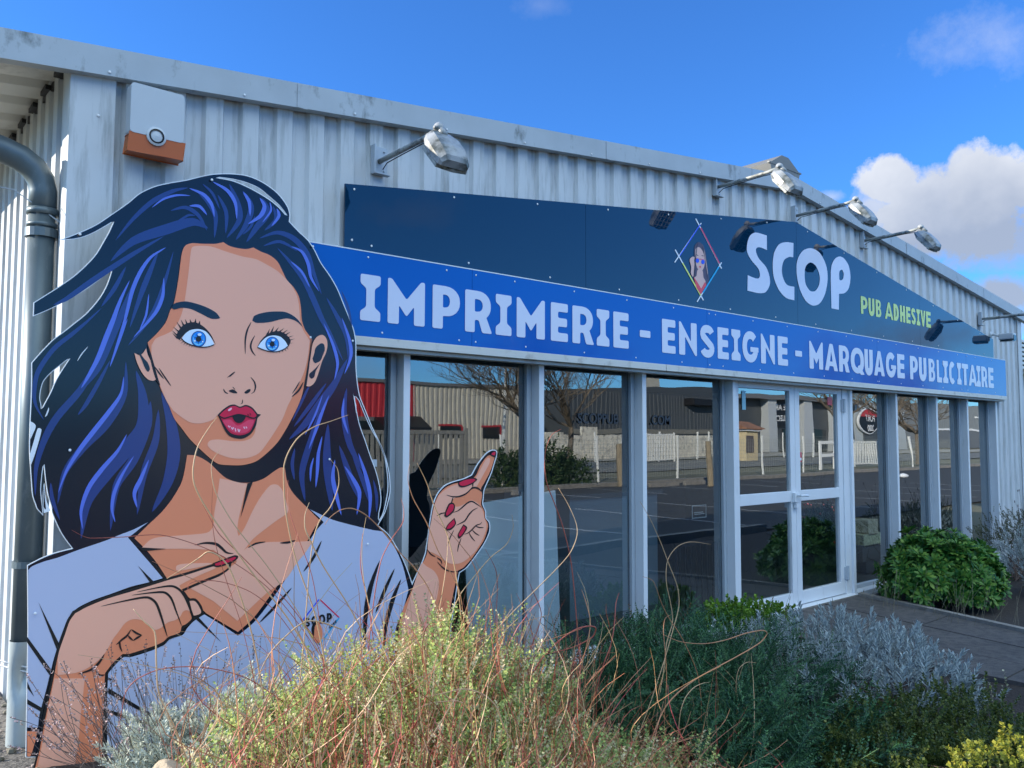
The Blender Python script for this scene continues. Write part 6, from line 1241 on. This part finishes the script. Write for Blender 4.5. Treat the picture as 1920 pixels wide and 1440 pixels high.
# distant tree line so that the horizon is not bare
TLM = mat('distant_wood', (.05, .05, .035), .9, var=.4, vscale=.2)
mb = MB(); vs = []; fs = []; k = 220
for i in range(k+1):
    x = -120+i*2.2; h = 3.0+1.6*rt.random()+1.2*math.sin(i*.21); vs += [(x, -86, -.2), (x, -86+rt.uniform(-1, 1), h), (x, -90, h*.9), (x, -94, -.2)]
for i in range(k): 
    for j in range(3): a = i*4+j; fs.append((a, a+1, a+5, a+4))
mb.add(vs, fs); tag(mb.build('far_wood', TLM), 'far line of bare woodland behind the halls', 'wood', kind='stuff')

# ================================================================== RIGHT OF THE SHOP
nb_ = empty('neighbour_building', 'cream rendered building edge with slatted eaves beyond the right corner', 'building', (17, 1.5, 0))
mb = MB(); mb.box(16.3, 24, 2.0, 9, -.15, 2.95); B(mb, 'wall', mat('pale_render', (.62, .60, .52), .85, var=.05), nb_)
mb = MB()
for i in range(7): mb.box(16.0, 24, 1.6+.0*i, 9, 3.0+.09*i, 3.05+.09*i)
mb.box(16.15, 24, 1.75, 9, 2.95, 3.6); B(mb, 'slatted_eave', TRIM, nb_)

# ================================================================== INSIDE THE SHOP
WB_ = mat('white_board', (.80, .88, .92), .5, var=.03)
bz = onY(1050, 940, .35); b0 = onY(884, 1000, .30)
mb = MB(); mb.add([(float(b0[0]), .30, .0), (float(bz[0])+.02, .36, .0), (float(bz[0])+.02, .42, 1.19), (float(b0[0])-.03, .36, 1.12), (float(b0[0]), .306, .0), (float(bz[0])+.02, .366, .0), (float(bz[0])+.02, .426, 1.19), (float(b0[0])-.03, .366, 1.12)], [(0, 1, 2, 3), (7, 6, 5, 4), (0, 4, 5, 1), (1, 5, 6, 2), (2, 6, 7, 3), (3, 7, 4, 0)])
tag(mb.build('leaning_board', WB_), 'large pale blank board leaning inside the glass beside the raised hand', 'board')
mb = MB(); mb.box(2.95, 3.25, .35, .36, .1, .62); o = mb.build('dark_poster', mat('poster_dark', (.012, .014, .016), .4)); tag(o, 'black poster panel standing inside the window behind the raised forearm', 'poster')
mb = MB()
mb.box(2.86, 3.26, .345, .349, .38, .41)
o2 = mb.build('poster_mark', mat('poster_green', (.35, .50, .05), .5), o); 
PART = mat('counter_panel', (.26, .32, .36), .6); 
cb = empty('counter', 'pale blue grey counter panel with a dark edge inside the third window', 'counter', (5.3, 1.2, 0))
mb = MB(); mb.box(5.15, 6.35, 1.0, 1.05, -.01, 1.05); mb.box(5.15, 5.2, 1.05, 2.6, -.01, 1.05); B(mb, 'panel', PART, cb); mb = MB(); mb.box(5.12, 6.4, .97, 2.6, 1.05, 1.09); B(mb, 'worktop', mat('worktop', (.10, .11, .12), .3), cb)
sh = empty('shelf_unit', 'dark shelf unit with red and white boxes inside the third window', 'shelf', (4.9, 1.6, 0))
mb = MB(); mb.box(4.5, 5.1, 1.35, 1.75, .28, .31); mb.box(4.5, 5.1, 1.35, 1.75, .62, .65); mb.box(4.5, 5.1, 1.35, 1.75, .98, 1.01); mb.box(4.47, 4.5, 1.35, 1.75, -.01, 1.01); mb.box(5.1, 5.13, 1.35, 1.75, -.01, 1.01); B(mb, 'shelf', RUBBER, sh)
for i, (x, z, w, h, c, lab) in enumerate(((4.6, .65, .14, .22, (.4, .03, .03), 'red box on the dark shelf inside the third window'), (4.8, .65, .16, .26, (.55, .55, .55), 'white box on the dark shelf inside the third window'), (4.62, .31, .2, .14, (.35, .03, .03), 'low red box on the lowest shelf inside the third window'), (4.9, 1.01, .2, .1, (.5, .52, .55), 'pale box on top of the dark shelf inside the third window'))):
    mb = MB(); mb.box(x, x+w, 1.36, 1.6, z+.001, z+h); tag(mb.build('box', mat('box_%d' % i, c, .6), bevel=.004), lab, 'box', 'boxes on the shelf')
rl = empty('black_railing', 'black barred railing panel inside the fourth window', 'railing', (6.0, .8, 0))
xa, xb = float(onY(1266, 1050, .7)[0]), float(onY(1342, 1050, .7)[0]); mb = MB()
zt_ = float(onY(1280, 1022, .7)[2]); zb_ = float(onY(1280, 1165, .7)[2])
for z in (zb_, zt_): mb.box(xa, xb+.3, .69, .71, z-.015, z+.015)
mb.box(xa-.02, xa+.01, .68, .72, -.01, zt_+.02); B(mb, 'frame', RUBBER, rl); mb = MB(); x = xa+.07
while x < xb+.3: mb.tube([(x, .7, zb_), (x, .7, zt_)], .008, 6); x += .085
B(mb, 'bars', RUBBER, rl)
CX = float(onY(1527, 1000, 1.0)[0])
CT = empty('christmas_tree', 'dark christmas tree with red and gold lights inside the right door leaf', 'christmas tree', (CX, 1.0, 0)); rc = np.random.default_rng(9)
T = [sprig(rc, .22, 26, .03, .004, 1.1) for _ in range(2)]
o = bush(None, 'foliage', mat('fir_needle', (.02, .05, .025), .7, island=.3), T, [(CX, 1.0, .2+.2*i, .42-.07*i, .42-.07*i, .2) for i in range(5)], 420, 1, rc, shell=.3); o.parent = CT; o.matrix_parent_inverse = Matrix.Translation(CT.location).inverted()
for i in range(16):
    a = rc.uniform(2.6, 5.8); z = rc.uniform(.3, 1.05); r = .44*(1-z/1.5); mb = MB(); mb.ball((CX+r*math.cos(a), 1.0+r*math.sin(a), z), .016, 8, 6); B(mb, 'bauble', mat('bauble_red', (.55, .03, .04), .15) if i % 3 else mat('bauble_gold', (.6, .45, .15), .2), CT)
em = bpy.data.materials.new('fairy_light'); em.use_nodes = True; em.node_tree.nodes['Principled BSDF'].inputs['Emission Color'].default_value = (1, .12, .12, 1); em.node_tree.nodes['Principled BSDF'].inputs['Emission Strength'].default_value = 1.2
mb = MB()
for i in range(9): a = rc.uniform(3.2, 5.2); z = rc.uniform(.7, 1.0); r = .44*(1-z/1.5); mb.ball((CX+r*math.cos(a), 1.0+r*math.sin(a), z), .005, 5, 4)
B(mb, 'fairy_lights', em, CT)
# stacked parcels beside a black stand, right of the door
CARD = mat('cardboard', (.70, .54, .34), .8, var=.2, vscale=20)
P0 = onY(1614, 1040, .55); xk = float(P0[0])
for i, (pa, pb, ya, yb_, c, lab) in enumerate(((1619, 1652, 1003, 1022, mat('parcel_print', (.80, .72, .38), .6, var=.6, vscale=30), 'wide printed carton in the middle of the stack right of the door'), (1628, 1647, 975, 1002, CARD, 'small printed carton on top of the stack right of the door'), (1617, 1652, 1023, 1048, mat('parcel_dark', (.07, .065, .05), .6), 'dark carton low in the stack right of the door'), (1624, 1651, 1049, 1100, mat('parcel_dark2', (.045, .045, .04), .6), 'tall dark carton at the base of the stack right of the door'))):
    a, b_ = onY(pa, ya, .5), onY(pb, yb_, .5); mb = MB(); mb.box(float(a[0]), float(b_[0]), .5, .75, float(b_[2]) if i < 3 else .0, float(a[2])-.003); tag(mb.build('carton', c, bevel=.004), lab, 'carton', 'cartons stacked right of the door')
mb = MB(); a = onY(1646, 900, 1.1); mb.prism([(float(a[0])-.35, 0), (float(a[0])+.75, 0), (float(a[0])+.75, 1.3), (float(a[0])+.3, 1.3)], 'y', 1.1, 1.14); tag(mb.build('black_banner', mat('poster_dark', (.012, .014, .016), .4)), 'tall slanted black banner behind the stacked cartons', 'banner')
# stickers on the glass
mb = MB(); a, b_ = onY(1489, 848, .052), onY(1503, 866, .052); mb.box(float(a[0]), float(b_[0]), .050, .0515, float(b_[2]), float(a[2])); s_ = mb.build('door_sticker', mat('sticker_red', (.55, .06, .07), .4)); tag(s_, 'small red and white notice stuck at mid height on the right door leaf', 'sticker')
mb = MB(); w_ = float(b_[0])-float(a[0]); mb.box(float(a[0])+.004, float(b_[0])-.004, .0485, .0495, float(b_[2])+.015, float(b_[2])+.04); mb.build('white_band', SGW, s_)
mb = MB(); a, b_ = onY(1551, 744, .052), onY(1560, 760, .052); mb.box(float(a[0]), float(b_[0]), .050, .0515, float(b_[2]), float(a[2])); tag(mb.build('door_sticker', mat('sticker_red', (.55, .06, .07), .4)), 'red sticker in the upper right corner of the right door leaf', 'sticker')
mb = MB(); a, b_ = onY(1383.5, 732, .052), onY(1387.5, 768, .052); mb.box(float(a[0])+.06, float(b_[0])+.09, .050, .0515, float(b_[2]), float(a[2])); tag(mb.build('door_sticker', mat('sticker_teal', (.20, .42, .50), .4)), 'pale blue tag shaped sticker at the top left of the left door leaf', 'sticker')
DL = mat('decal_dark', (.03, .032, .035), .5); ZW = float(onY(1120, 795, .11)[2])-.0
for body, px in (('SCOPPUB', 1120), ('.COM', 1236)):
    o = text(body, .105, float(onY(px, 797, .11)[0]), .098, 1.735, DL, None, False); o.name = 'window_lettering'; tag(o, 'dark lettering stuck high on the third window' if px < 1200 else 'end of the dark lettering stuck high on the fourth window', 'lettering')
sn = MB(); a, b_ = onY(1297, 948, .6), onY(1324, 966, .6); sn.box(float(a[0]), float(b_[0]), .6, .61, float(b_[2])-.02, float(a[2])); s_ = sn.build('framed_notice', RUBBER); tag(s_, 'small black framed notice inside the fourth window', 'notice')
mb = MB(); xa, xb, za, zb = float(a[0]), float(b_[0]), float(b_[2])-.02, float(a[2])
for q in ((xa, xb, za, za+.008), (xa, xb, zb-.008, zb), (xa, xa+.008, za+.008, zb-.008), (xb-.008, xb, za+.008, zb-.008), (xa+.03, xb-.05, za+.05, za+.058), (xa+.04, xb-.03, za+.035, za+.042)): mb.box(q[0], q[1], .597, .5995, q[2], q[3])
mb.build('frame', SGW, s_)
